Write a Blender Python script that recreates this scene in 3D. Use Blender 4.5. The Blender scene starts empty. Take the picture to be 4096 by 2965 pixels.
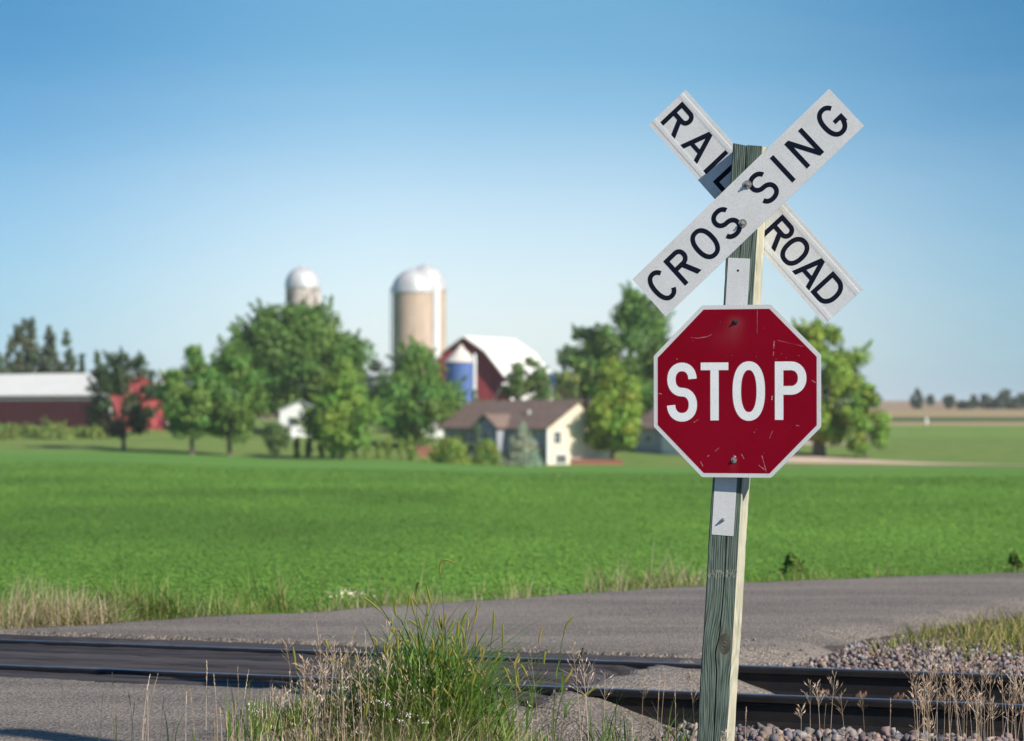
import bpy, bmesh, math, random
import numpy as np
from mathutils import Vector, Matrix, Euler

S = bpy.context.scene
COL = S.collection
R = math.radians
rng = np.random.default_rng(7)
random.seed(7)

# ------------------------------------------------------------------ camera
F = 11378.0                      # focal length in pixels of the 4096 wide photograph (100 mm lens)
HZ = 1640.0                      # eye level row
EYE = 1.42                       # eye height above the rail tops (z = 0)
HAZE = 0.00009                   # density of the air
PITCH = math.atan((HZ - 1482.5) / F)
cam = bpy.data.cameras.new('camera'); cam_o = bpy.data.objects.new('camera', cam); COL.objects.link(cam_o)
cam.lens = 100.0; cam.sensor_width = 36.0; cam.sensor_fit = 'HORIZONTAL'
cam_o.location = (0, 0, EYE); cam_o.rotation_euler = (math.pi / 2 + PITCH, 0, 0)
cam.clip_start = 0.1; cam.clip_end = 20000
cam.dof.use_dof = True; cam.dof.focus_distance = 12.75; cam.dof.aperture_fstop = 3.6
S.camera = cam_o

# ------------------------------------------------------------------ sky and sun
SUN_AZ, SUN_EL = R(47), R(34.5)    # azimuth measured to the right of straight behind the camera
SD = Vector((math.sin(SUN_AZ) * math.cos(SUN_EL), -math.cos(SUN_AZ) * math.cos(SUN_EL), math.sin(SUN_EL)))
w = bpy.data.worlds.new('World'); S.world = w; w.use_nodes = True
nt = w.node_tree; nt.nodes.clear()
N = nt.nodes.new; L = nt.links.new
out = N('ShaderNodeOutputWorld'); bg = N('ShaderNodeBackground'); bg.inputs[1].default_value = 0.10
sky = N('ShaderNodeTexSky'); sky.sky_type = 'NISHITA'; sky.sun_disc = False
sky.sun_elevation = SUN_EL; sky.sun_rotation = math.pi - SUN_AZ
sky.air_density = 1.0; sky.dust_density = 0.6; sky.ozone_density = 2.0
tc = N('ShaderNodeTexCoord'); sep = N('ShaderNodeSeparateXYZ'); L(tc.outputs['Generated'], sep.inputs[0])
ramp = N('ShaderNodeValToRGB'); ramp.color_ramp.interpolation = 'B_SPLINE'
mr = N('ShaderNodeMapRange'); mr.inputs[1].default_value = 0.0; mr.inputs[2].default_value = 0.40
L(sep.outputs['Z'], mr.inputs[0]); L(mr.outputs[0], ramp.inputs[0])
SKY_RAMP = [(0.0, (1.04, 1.22, 1.66)), (0.075, (.98, 1.04, 1.30)), (0.185, (.84, .89, 1.04)), (0.272, (.44, .68, .86)), (0.36, (.31, .60, .75)), (1.0, (.62, .80, .95))]
SKY_RAMP = [(p_, tuple(x / 1.8 for x in c_)) for p_, c_ in SKY_RAMP]
cr = ramp.color_ramp
while len(cr.elements) < len(SKY_RAMP): cr.elements.new(0.5)
for e, (p, c) in zip(cr.elements, SKY_RAMP): e.position = p; e.color = (*c, 1)
mul = N('ShaderNodeMix'); mul.data_type = 'RGBA'; mul.blend_type = 'MULTIPLY'; mul.inputs[0].default_value = 1
L(sky.outputs[0], mul.inputs[6]); L(ramp.outputs[0], mul.inputs[7])
gain = N('ShaderNodeMix'); gain.data_type = 'RGBA'; gain.blend_type = 'MULTIPLY'; gain.inputs[0].default_value = 1
gain.inputs[7].default_value = (1.8, 1.8, 1.8, 1); L(mul.outputs[2], gain.inputs[6])
# lens vignette put into the sky colour: darker and bluer to either side
ab = N('ShaderNodeMath'); ab.operation = 'ABSOLUTE'; L(sep.outputs['X'], ab.inputs[0])
mz = N('ShaderNodeMapRange'); mz.interpolation_type = 'SMOOTHSTEP'; mz.inputs[1].default_value = .03; mz.inputs[2].default_value = .20; L(ab.outputs[0], mz.inputs[0])
side = N('ShaderNodeMix'); side.data_type = 'RGBA'; side.blend_type = 'MULTIPLY'; side.inputs[7].default_value = (.45, .66, .80, 1)
L(mz.outputs[0], side.inputs[0]); L(gain.outputs[2], side.inputs[6])
mpn = N('ShaderNodeMapping'); mpn.inputs['Scale'].default_value = (5, 5, 42); L(tc.outputs['Generated'], mpn.inputs[0])
wn = N('ShaderNodeTexNoise'); wn.inputs['Scale'].default_value = 1.6; wn.inputs['Detail'].default_value = 5; wn.inputs['Roughness'].default_value = .6; L(mpn.outputs[0], wn.inputs['Vector'])
wm = N('ShaderNodeMapRange'); wm.inputs[1].default_value = .45; wm.inputs[2].default_value = .85; wm.inputs[4].default_value = .05; L(wn.outputs[0], wm.inputs[0])
wisp = N('ShaderNodeMix'); wisp.data_type = 'RGBA'; wisp.inputs[7].default_value = (5.6, 6.2, 6.6, 1); L(wm.outputs[0], wisp.inputs[0]); L(side.outputs[2], wisp.inputs[6])
L(wisp.outputs[2], bg.inputs[0]); L(bg.outputs[0], out.inputs[0])
sun = bpy.data.lights.new('sun', 'SUN'); sun.energy = 4.5; sun.angle = R(0.5); sun.color = (1.0, 0.94, 0.84)
sun_o = bpy.data.objects.new('sun', sun); COL.objects.link(sun_o)
sun_o.rotation_euler = SD.to_track_quat('Z', 'Y').to_euler(); sun_o.location = (30, -20, 40)
S.view_settings.view_transform = 'Standard'; S.view_settings.look = 'None'
S.view_settings.exposure = 0.45; S.view_settings.gamma = 1.0
S.render.film_transparent = False
S.cycles.max_bounces = 6; S.cycles.use_denoising = True

# ------------------------------------------------------------------ helpers
def P(u, v, y):
    """world point on the sight line of photograph pixel (u, v) at depth y"""
    a, b = (u - 2048) / F, (1482.5 - v) / F
    cp, sp = math.cos(PITCH), math.sin(PITCH)
    dy, dz = cp - b * sp, sp + b * cp
    return Vector((a * y / dy, y, EYE + dz * y / dy))

def smooth(a, b, x):
    t = np.clip((x - a) / (b - a), 0, 1); return t * t * (3 - 2 * t)

TU = np.array([300., 1300., 2200., 3700.])
TY = np.array([-80., 12., 19., 24., 30., 60., 120., 200., 270., 285., 300., 320., 345., 400., 450., 600., 900., 1500., 2200., 4000., 9000.])
TZ = np.array([
 [-.22, -.22, -.20, -.18, -.25, -.50, -1.1, -1.9, -2.65, -2.7, -2.5, -1.6, -.75, -.3, -.2, 0, .5, 3.0, 5.0, 8.0, 8.0],
 [-.22, -.22, -.20, -.18, -.25, -.55, -1.4, -2.45, -3.45, -3.45, -3.0, -1.9, -1.0, -.4, -.2, 0, .5, 3.0, 5.0, 8.0, 8.0],
 [-.22, -.22, -.20, -.18, -.25, -.62, -1.55, -2.8, -4.05, -4.25, -4.3, -3.6, -2.3, -1.0, -.5, 0, .7, 4.0, 7.0, 10., 10.],
 [-.22, -.22, -.20, -.18, -.25, -.65, -1.6, -2.9, -4.15, -4.35, -4.3, -4.0, -3.2, -2.0, -1.0, 0.1, 1.3, 4.6, 8.6, 13., 13.]])
def terrain(x, y):
    x = np.asarray(x, float); y = np.asarray(y, float)
    u = 2048 + F * x / np.maximum(y, 10.0)
    cols = [np.interp(y, TY, TZ[i]) for i in range(4)]
    z = cols[0].copy()
    for i in range(3):
        t = smooth(TU[i], TU[i + 1], u)
        z = np.where(u > TU[i], cols[i] * (1 - t) + cols[i + 1] * t, z)
    return z
def G(u, y):
    x = (u - 2048) / F * y
    return Vector((x, y, float(terrain(x, y))))

# track frame: t runs along the rails to the right, n away from the camera
TX, TYy = 0.9271, -0.3748
def tn(t, n, z=0.0): return Vector((TX * t - TYy * n, TYy * t + TX * n, z))
NR, FR = 13.65, 15.155           # near and far rail centre lines

def empty(name, loc=(0, 0, 0), rot=(0, 0, 0), parent=None):
    o = bpy.data.objects.new(name, None); o.location = loc; o.rotation_euler = rot
    COL.objects.link(o)
    if parent: o.parent = parent
    return o
def tag(o, label=None, cat=None, group=None, kind=None):
    if label: o['label'] = label
    if cat: o['category'] = cat
    if group: o['group'] = group
    if kind: o['kind'] = kind
    return o
def bulk(name, V, Fc, mat, cols=None, parent=None, smooth_=False):
    """one mesh object from numpy vertices and equal-sized faces"""
    V = np.asarray(V, np.float32).reshape(-1, 3); Fc = np.asarray(Fc, np.int32)
    me = bpy.data.meshes.new(name); k = Fc.shape[1]; m = Fc.shape[0]
    me.vertices.add(len(V)); me.vertices.foreach_set('co', V.ravel())
    me.loops.add(m * k); me.loops.foreach_set('vertex_index', Fc.ravel())
    me.polygons.add(m); me.polygons.foreach_set('loop_start', np.arange(0, m * k, k, dtype=np.int32))
    if smooth_: me.polygons.foreach_set('use_smooth', np.ones(m, bool))
    me.update(calc_edges=True)
    if cols is not None:
        at = me.color_attributes.new('col', 'FLOAT_COLOR', 'POINT')
        c = np.ones((len(V), 4), np.float32); c[:, :3] = cols; at.data.foreach_set('color', c.ravel())
    me.materials.append(mat)
    o = bpy.data.objects.new(name, me); COL.objects.link(o)
    if parent: o.parent = parent
    return o

class MB:
    def __init__(s): s.v = []; s.f = []
    def add(s, vs, fs):
        b = len(s.v); s.v += [tuple(v) for v in vs]; s.f += [tuple(i + b for i in f) for f in fs]; return s
    def box(s, x0, x1, y0, y1, z0, z1):
        v = [(x, y, z) for z in (z0, z1) for y in (y0, y1) for x in (x0, x1)]
        return s.add(v, [(0, 2, 3, 1), (4, 5, 7, 6), (0, 1, 5, 4), (1, 3, 7, 5), (3, 2, 6, 7), (2, 0, 4, 6)])
    def prism(s, poly, axis, a, b):
        """poly of 2D points extruded along axis ('x': poly is (y,z), 'y': (x,z), 'z': (x,y))"""
        def q(p, c): return {'x': (c, p[0], p[1]), 'y': (p[0], c, p[1]), 'z': (p[0], p[1], c)}[axis]
        n = len(poly); v = [q(p, a) for p in poly] + [q(p, b) for p in poly]
        f = [tuple(range(n - 1, -1, -1)), tuple(range(n, 2 * n))] + [(i, (i + 1) % n, n + (i + 1) % n, n + i) for i in range(n)]
        return s.add(v, f)
    def tube(s, pts, rad, sides=8, cap=True):
        pts = [Vector(p) for p in pts]; n = len(pts)
        if not hasattr(rad, '__len__'): rad = [rad] * n
        b = len(s.v); up = Vector((0.13, 0.31, 0.94))
        for i, p in enumerate(pts):
            d = (pts[min(i + 1, n - 1)] - pts[max(i - 1, 0)]).normalized()
            a = d.cross(up if abs(d.dot(up)) < .95 else Vector((1, 0, 0))).normalized(); c = d.cross(a)
            for k in range(sides):
                t = 2 * math.pi * k / sides
                s.v.append(tuple(p + (a * math.cos(t) + c * math.sin(t)) * rad[i]))
        for i in range(n - 1):
            for k in range(sides):
                k2 = (k + 1) % sides
                s.f.append((b + i * sides + k, b + i * sides + k2, b + (i + 1) * sides + k2, b + (i + 1) * sides + k))
        if cap:
            s.f.append(tuple(b + k for k in range(sides - 1, -1, -1))); s.f.append(tuple(b + (n - 1) * sides + k for k in range(sides)))
        return s
    def lathe(s, prof, sides=40):
        b = len(s.v); n = len(prof)
        for r, z in prof:
            for k in range(sides):
                t = 2 * math.pi * k / sides; s.v.append((r * math.cos(t), r * math.sin(t), z))
        for i in range(n - 1):
            for k in range(sides):
                k2 = (k + 1) % sides
                s.f.append((b + i * sides + k, b + i * sides + k2, b + (i + 1) * sides + k2, b + (i + 1) * sides + k))
        return s
    def build(s, name, mat, parent=None, bevel=0, smooth_=False, seg=2):
        me = bpy.data.meshes.new(name); me.from_pydata(s.v, [], s.f); me.materials.append(mat)
        bm = bmesh.new(); bm.from_mesh(me)
        bmesh.ops.recalc_face_normals(bm, faces=bm.faces)
        if bevel:
            bmesh.ops.bevel(bm, geom=[e for e in bm.edges if len(e.link_faces) == 2 and e.calc_face_angle(0) > .4], offset=bevel, segments=seg, affect='EDGES', profile=.6)
        bm.to_mesh(me); bm.free()
        if smooth_:
            for p in me.polygons: p.use_smooth = True
        o = bpy.data.objects.new(name, me); COL.objects.link(o)
        if parent: o.parent = parent
        return o

# ------------------------------------------------------------------ materials
def new_mat(name):
    m = bpy.data.materials.new(name); m.use_nodes = True
    t = m.node_tree; b = t.nodes['Principled BSDF']; return m, t, b
def noise(t, scale, detail=4, rough=.55, vec=None, dims=None):
    n = t.nodes.new('ShaderNodeTexNoise'); n.inputs['Scale'].default_value = scale
    n.inputs['Detail'].default_value = detail; n.inputs['Roughness'].default_value = rough
    if vec is not None: t.links.new(vec, n.inputs['Vector'])
    return n
def mixc(t, fac, a, b, mode='MIX'):
    m = t.nodes.new('ShaderNodeMix'); m.data_type = 'RGBA'; m.blend_type = mode
    for sock, val in ((m.inputs[0], fac), (m.inputs[6], a), (m.inputs[7], b)):
        if hasattr(val, 'links'): t.links.new(val, sock)
        elif isinstance(val, (int, float)): sock.default_value = val
        else: sock.default_value = (*val, 1)
    return m.outputs[2]
def mapr(t, v, a, b, c=0., d=1.):
    m = t.nodes.new('ShaderNodeMapRange'); t.links.new(v, m.inputs[0])
    for i, x in zip((1, 2, 3, 4), (a, b, c, d)): m.inputs[i].default_value = x
    return m.outputs[0]
def math_(t, op, a, b=None):
    m = t.nodes.new('ShaderNodeMath'); m.operation = op
    for i, x in ((0, a), (1, b)):
        if x is None: continue
        if hasattr(x, 'links'): t.links.new(x, m.inputs[i])
        else: m.inputs[i].default_value = x
    return m.outputs[0]
def bump(t, b, h, strength=.3, dist=.01):
    n = t.nodes.new('ShaderNodeBump'); n.inputs['Strength'].default_value = strength; n.inputs['Distance'].default_value = dist
    t.links.new(h, n.inputs['Height']); t.links.new(n.outputs[0], b.inputs['Normal'])
def ocoord(t, scale=(1, 1, 1)):
    c = t.nodes.new('ShaderNodeTexCoord'); m = t.nodes.new('ShaderNodeMapping'); m.inputs['Scale'].default_value = scale
    t.links.new(c.outputs['Object'], m.inputs[0]); return m.outputs[0]
def M(name, c1, c2=None, scale=5., rough=.8, bmp=0., bscale=None, metal=0., spec=.3, stretch=(1, 1, 1), lo=.35, hi=.65, bdist=.01):
    m, t, b = new_mat(name)
    v = ocoord(t, stretch)
    b.inputs['Roughness'].default_value = rough; b.inputs['Metallic'].default_value = metal
    b.inputs['Specular IOR Level'].default_value = spec
    if c2 is None: c2 = tuple(x * .85 for x in c1)
    n = noise(t, scale, vec=v)
    t.links.new(mixc(t, mapr(t, n.outputs[0], lo, hi), c1, c2), b.inputs['Base Color'])
    if bmp: bump(t, b, noise(t, bscale or scale * 3, vec=v).outputs[0], bmp, bdist)
    return m
def M_attr(name, rough=.7, transl=.3, spec=.25, gain=1.0):
    m, t, b = new_mat(name)
    a = t.nodes.new('ShaderNodeAttribute'); a.attribute_name = 'col'
    col = a.outputs['Color']
    t.links.new(col, b.inputs['Base Color']); b.inputs['Roughness'].default_value = rough
    b.inputs['Specular IOR Level'].default_value = spec
    if transl:
        tr = t.nodes.new('ShaderNodeBsdfTranslucent'); mx = t.nodes.new('ShaderNodeMixShader'); mx.inputs[0].default_value = transl
        t.links.new(mixc(t, 1.0, col, (1.15, 1.1, .6), 'MULTIPLY'), tr.inputs[0])
        t.links.new(b.outputs[0], mx.inputs[1]); t.links.new(tr.outputs[0], mx.inputs[2])
        t.links.new(mx.outputs[0], t.nodes['Material Output'].inputs[0])
    return m
FOL = M_attr('foliage', .6, .16, .3)
GRASSM = M_attr('grass_blades', .55, .3, .3)
DRYM = M_attr('dry_stalks', .7, .2, .2)
ROCKM = M_attr('ballast_stone', .85, 0, .25)

def mat_ground():
    m, t, b = new_mat('ground_soil_and_fields')
    g = t.nodes.new('ShaderNodeNewGeometry'); pos = g.outputs['Position']
    sp = t.nodes.new('ShaderNodeSeparateXYZ'); t.links.new(pos, sp.inputs[0])
    big = noise(t, .035, 3, .5, pos).outputs[0]; mid = noise(t, .35, 4, .6, pos).outputs[0]; fine = noise(t, 3.0, 4, .65, pos).outputs[0]
    wob = math_(t, 'MULTIPLY', math_(t, 'SUBTRACT', mid, .5), 6.0)
    y = math_(t, 'ADD', sp.outputs['Y'], wob)
    yy = math_(t, 'ADD', y, math_(t, 'MULTIPLY', sp.outputs['X'], 0.06))
    crop = mixc(t, mapr(t, mid, .3, .7), (.112, .235, .040), (.155, .285, .055))
    crop = mixc(t, mapr(t, fine, .35, .7), crop, (.085, .20, .034))
    crop = mixc(t, mapr(t, big, .4, .65, 0, .55), crop, (.165, .31, .06))
    yard = mixc(t, mapr(t, mid, .35, .7), (.125, .215, .042), (.215, .25, .075))
    dirt = mixc(t, fine, (.06, .05, .04), (.13, .105, .08))
    tan = mixc(t, mid, (.33, .25, .13), (.42, .32, .18)); corn = mixc(t, mid, (.05, .095, .035), (.08, .135, .05))
    hill = mixc(t, mapr(t, big, .4, .6), (.30, .21, .14), (.36, .27, .16))
    lightg = mixc(t, mapr(t, mid, .35, .7), (.14, .25, .05), (.22, .28, .08))
    c = mixc(t, math_(t, 'GREATER_THAN', sp.outputs['Y'], 20.5), dirt, crop)
    for y0, cc, src in ((283, yard, yy), (385, lightg, y), (448, tan, y), (500, corn, y), (575, tan, y), (900, hill, y)):
        c = mixc(t, math_(t, 'GREATER_THAN', src, float(y0)), c, cc)
    t.links.new(c, b.inputs['Base Color']); b.inputs['Roughness'].default_value = .9; b.inputs['Specular IOR Level'].default_value = .1
    bump(t, b, noise(t, 2.2, 6, .7, pos).outputs[0], .8, .12)
    return m
def mat_asphalt():
    m, t, b = new_mat('worn_asphalt')
    g = t.nodes.new('ShaderNodeNewGeometry'); pos = g.outputs['Position']
    mp = t.nodes.new('ShaderNodeMapping'); mp.inputs['Rotation'].default_value = (0, 0, -.66); mp.inputs['Scale'].default_value = (.22, .8, 1)
    t.links.new(pos, mp.inputs[0])
    band = noise(t, 1.5, 6, .65, mp.outputs[0]).outputs[0]
    f1 = noise(t, 62, 3, .75, pos).outputs[0]; f2 = noise(t, 38, 4, .65, pos).outputs[0]
    vo = t.nodes.new('ShaderNodeTexVoronoi'); vo.inputs['Scale'].default_value = 60; t.links.new(pos, vo.inputs['Vector'])
    c = mixc(t, mapr(t, band, .38, .62), (.138, .118, .100), (.262, .222, .182))
    c = mixc(t, mapr(t, f1, .48, .66), c, (.38, .31, .25))
    c = mixc(t, mapr(t, f2, .50, .30), c, (.06, .06, .065))
    spk = mapr(t, vo.outputs['Distance'], .36, .16, 0, .9)
    c = mixc(t, math_(t, 'MULTIPLY', spk, mapr(t, f2, .45, .6)), c, (.42, .33, .27))
    t.links.new(c, b.inputs['Base Color']); b.inputs['Roughness'].default_value = .82; b.inputs['Specular IOR Level'].default_value = .3
    bump(t, b, math_(t, 'ADD', f1, math_(t, 'MULTIPLY', vo.outputs['Distance'], .8)), .9, .014)
    return m
GROUND = mat_ground(); ASPH = mat_asphalt()
TIMBER = M('creosote_timber', (.018, .016, .018), (.075, .062, .058), 3.0, .75, .7, 9, stretch=(.5, 9, 9), lo=.38, hi=.7)
t_ = TIMBER.node_tree; oi = t_.nodes.new('ShaderNodeObjectInfo'); bs = t_.nodes['Principled BSDF']; src = bs.inputs['Base Color'].links[0].from_socket
t_.links.new(mixc(t_, mapr(t_, oi.outputs['Random'], .2, 1, 0, .85), src, mixc(t_, .55, src, (.125, .108, .105))), bs.inputs['Base Color'])
TIE = M('weathered_tie_wood', (.05, .035, .026), (.12, .085, .06), 4, .9, .6, 12, stretch=(6, .6, 6))
STEEL = M('dark_rail_steel', (.008, .008, .010), (.018, .014, .013), 6, .6, .15, 40, spec=.35)
POLISH = M('polished_rail_head', (.14, .15, .19), (.07, .075, .10), 8, .32, .05, 60, metal=.7)
RUST = M('rusty_iron', (.15, .085, .06), (.20, .12, .085), 25, .85, .4, 80)
ALU = M('galvanised_bolt', (.34, .34, .33), (.22, .21, .19), 60, .5, .2, 120, metal=.25)
DARKIN = M('dark_crack', (.012, .012, .010), None, 20, .95)

def mat_sheet(name, base, dirt, dots=True, amt=.35):
    m, t, b = new_mat(name)
    v = ocoord(t)
    n = noise(t, 7, 4, .6, v).outputs[0]; n2 = noise(t, 60, 3, .6, v).outputs[0]
    c = mixc(t, mapr(t, n, .42, .72, 0, amt), base, dirt)
    if dots:
        vo = t.nodes.new('ShaderNodeTexVoronoi'); vo.inputs['Scale'].default_value = 210; t.links.new(v, vo.inputs['Vector'])
        c = mixc(t, mapr(t, vo.outputs['Distance'], .35, .75, 0, .35), c, tuple(x * .6 for x in base))
    c = mixc(t, mapr(t, n2, .72, .80, 0, .6), c, dirt)
    if base[0] > 5 * base[1]:      # faded, rust-smeared red face
        sp = t.nodes.new('ShaderNodeSeparateXYZ'); t.links.new(ocoord(t), sp.inputs[0]); x_, _, z_ = sp.outputs
        for bx, bz, wx, wz, am in ((-.003, .300, 900, 1500, .75), (-.010, .262, 900, 420, .45), (-.045, .235, 260, 500, .22), (-.012, -.33, 3000, 900, .4)):
            ex = math_(t, 'MULTIPLY', math_(t, 'POWER', math_(t, 'ABSOLUTE', math_(t, 'SUBTRACT', x_, bx)), 2.0), wx)
            ez = math_(t, 'MULTIPLY', math_(t, 'POWER', math_(t, 'ABSOLUTE', math_(t, 'SUBTRACT', z_, bz)), 2.0), wz)
            g_ = math_(t, 'POWER', 2.718, math_(t, 'MULTIPLY', math_(t, 'ADD', ex, ez), -1.0))
            c = mixc(t, math_(t, 'MULTIPLY', math_(t, 'MULTIPLY', g_, mapr(t, n, .25, .65, .4, 1)), am), c, (.26, .06, .065))
        fl = noise(t, 55, 5, .75, v).outputs[0]; c = mixc(t, mapr(t, fl, .66, .74, 0, .35), c, (.42, .12, .13))
        c = mixc(t, mapr(t, noise(t, 2.2, 4, .6, v).outputs[0], .35, .7, 0, .45), c, (.30, .004, .022))
    t.links.new(c, b.inputs['Base Color']); b.inputs['Roughness'].default_value = .5; b.inputs['Specular IOR Level'].default_value = .25 if base[0] > .3 else .07
    bump(t, b, n, .05, .01)
    return m
SHEETW = mat_sheet('white_reflective_sheeting', (.74, .735, .72), (.58, .55, .49))
SHEETR = mat_sheet('red_reflective_sheeting', (.235, .0015, .012), (.19, .002, .012), False, .5)
PAINTW = mat_sheet('white_sign_legend', (.92, .92, .90), (.80, .79, .76))
PAINTB = mat_sheet('black_sign_legend', (.008, .011, .022), (.014, .017, .028), False)
SCRATCH = M('bare_scratches', (.55, .42, .42), (.75, .68, .68), 60, .7)

def mat_post():
    m, t, b = new_mat('green_treated_timber')
    tcn = t.nodes.new('ShaderNodeTexCoord'); o = tcn.outputs['Object']
    sp = t.nodes.new('ShaderNodeSeparateXYZ'); t.links.new(o, sp.inputs[0]); x, y, z = sp.outputs
    # growth lines bend round the knot
    kx, kz = .031, .735
    dx = math_(t, 'SUBTRACT', x, kx); dz = math_(t, 'SUBTRACT', z, kz)
    r2 = math_(t, 'ADD', math_(t, 'MULTIPLY', math_(t, 'MULTIPLY', dx, dx), 150), math_(t, 'MULTIPLY', math_(t, 'MULTIPLY', dz, dz), 52))
    bend = math_(t, 'DIVIDE', math_(t, 'MULTIPLY', dx, -.9), math_(t, 'ADD', r2, .6))
    wz = noise(t, 1.6, 3, .5, ocoord(t, (3, 3, 1))).outputs[0]
    xx = math_(t, 'ADD', math_(t, 'ADD', x, math_(t, 'MULTIPLY', bend, .55)), math_(t, 'MULTIPLY', math_(t, 'SUBTRACT', wz, .5), .04))
    cb = t.nodes.new('ShaderNodeCombineXYZ'); t.links.new(xx, cb.inputs[0]); t.links.new(y, cb.inputs[1])
    t.links.new(math_(t, 'MULTIPLY', z, .05), cb.inputs[2])
    grain = noise(t, 130, 3, .6, cb.outputs[0]).outputs[0]
    wv = math_(t, 'SINE', math_(t, 'MULTIPLY', xx, 700.0))
    fineg = noise(t, 1, 3, .6, ocoord(t, (420, 420, 9))).outputs[0]
    g = math_(t, 'ADD', math_(t, 'ADD', math_(t, 'MULTIPLY', grain, .7), math_(t, 'MULTIPLY', wv, .07)), math_(t, 'MULTIPLY', fineg, .3))
    front = mixc(t, mapr(t, g, .37, .64), (.036, .052, .043), (.195, .245, .200))
    blot = noise(t, 5, 4, .6, ocoord(t, (1, 1, .5))).outputs[0]
    front = mixc(t, mapr(t, blot, .5, .75, 0, .5), front, (.21, .25, .18))
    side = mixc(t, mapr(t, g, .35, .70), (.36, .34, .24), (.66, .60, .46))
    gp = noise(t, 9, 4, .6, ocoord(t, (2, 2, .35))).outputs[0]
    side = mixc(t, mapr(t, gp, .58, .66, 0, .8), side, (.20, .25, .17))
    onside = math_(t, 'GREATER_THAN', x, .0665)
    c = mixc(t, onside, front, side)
    kn = mapr(t, r2, .10, .125); ring = math_(t, 'MULTIPLY', math_(t, 'SINE', math_(t, 'MULTIPLY', r2, 320)), .5)
    infront = math_(t, 'LESS_THAN', y, -.06)
    knm = math_(t, 'MULTIPLY', math_(t, 'SUBTRACT', 1.0, kn), infront)
    c = mixc(t, knm, c, (.075, .08, .065))
    halo = math_(t, 'MULTIPLY', mapr(t, r2, .45, .17), infront)
    c = mixc(t, math_(t, 'MULTIPLY', halo, .35), c, (.16, .15, .10))
    # scuffed band where something rubbed the post
    bz = mapr(t, math_(t, 'ABSOLUTE', math_(t, 'SUBTRACT', math_(t, 'ADD', z, math_(t, 'MULTIPLY', x, -.10)), 1.045)), .022, .012)
    sc = noise(t, 1, 3, .7, ocoord(t, (230, 100, 45))).outputs[0]
    scm = math_(t, 'MULTIPLY', math_(t, 'MULTIPLY', bz, mapr(t, sc, .5, .56)), infront)
    c = mixc(t, scm, c, (.34, .34, .27))
    scd = math_(t, 'MULTIPLY', math_(t, 'MULTIPLY', bz, mapr(t, sc, .44, .40)), infront)
    c = mixc(t, scd, c, (.025, .03, .028))
    t.links.new(c, b.inputs['Base Color']); b.inputs['Roughness'].default_value = .85; b.inputs['Specular IOR Level'].default_value = .2
    bump(t, b, math_(t, 'ADD', g, math_(t, 'MULTIPLY', knm, ring)), .6, .006)
    return m
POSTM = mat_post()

# ------------------------------------------------------------------ ground
ys = np.concatenate([np.arange(-60, 10, 5.), np.arange(10, 30, 1.), np.arange(30, 120, 5.), np.arange(120, 260, 10.), np.arange(260, 350, 3.), np.arange(350, 700, 15.), np.geomspace(700, 9000, 24)])
ks = np.linspace(-1, 1, 121)
ks = np.sign(ks) * (0.35 * np.abs(ks) + 0.65 * np.abs(ks) ** 3)
half = 40 + np.maximum(ys, 0) * 0.9
X = ks[None, :] * half[:, None]; Y = np.repeat(ys[:, None], len(ks), 1); Z = terrain(X, Y)
nr_, nc_ = X.shape
idx = np.arange(nr_ * nc_).reshape(nr_, nc_)
Fq = np.stack([idx[:-1, :-1], idx[:-1, 1:], idx[1:, 1:], idx[1:, :-1]], -1).reshape(-1, 4)
tag(bulk('ground', np.stack([X, Y, Z], -1), Fq, GROUND, smooth_=True), kind='structure')

ROADP = np.array([(-12, 3.6), (-4, 9.8), (-1.1, 12.2), (-.55, 13.3), (.05, 13.42), (.45, 13.2), (.85, 13.45), (1.05, 13.95), (1.42, 14.5), (2.0, 15.5), (1.78, 16.6), (2.20, 18.04), (3.28, 19.8), (4.2, 21.2), (6, 23), (14, 28.5), (24, 35),
    (21, 37), (9, 28.6), (4.6, 25.65), (1.61, 23.45), (0, 21.8), (-1.34, 20.45), (-2.35, 19.68), (-2.85, 19.1), (-3.4, 18.85), (-6, 17.9), (-12, 15), (-20, 9)], float)
def poly_sdf(x, y, poly):
    a = poly; b = np.roll(poly, -1, 0); d = np.full(x.shape, 1e9); ins = np.zeros(x.shape, bool)
    for (ax, ay), (bx, by) in zip(a, b):
        ex, ey = bx - ax, by - ay
        tt = np.clip(((x - ax) * ex + (y - ay) * ey) / (ex * ex + ey * ey), 0, 1)
        d = np.minimum(d, np.hypot(x - ax - tt * ex, y - ay - tt * ey))
        c = ((ay > y) != (by > y)) & (x < (bx - ax) * (y - ay) / (by - ay + 1e-12) + ax); ins ^= c
    return np.where(ins, d, -d)
def vnoise(x, y, s, seed):
    r = np.random.default_rng(seed); T = r.random((64, 64)); X_, Y_ = x / s, y / s
    i, j = np.floor(X_).astype(int), np.floor(Y_).astype(int); fx, fy = X_ - i, Y_ - j
    fx = fx * fx * (3 - 2 * fx); fy = fy * fy * (3 - 2 * fy); g = lambda a, b: T[a % 64, b % 64]
    return (g(i, j) * (1 - fx) + g(i + 1, j) * fx) * (1 - fy) + (g(i, j + 1) * (1 - fx) + g(i + 1, j + 1) * fx) * fy - .5
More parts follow.
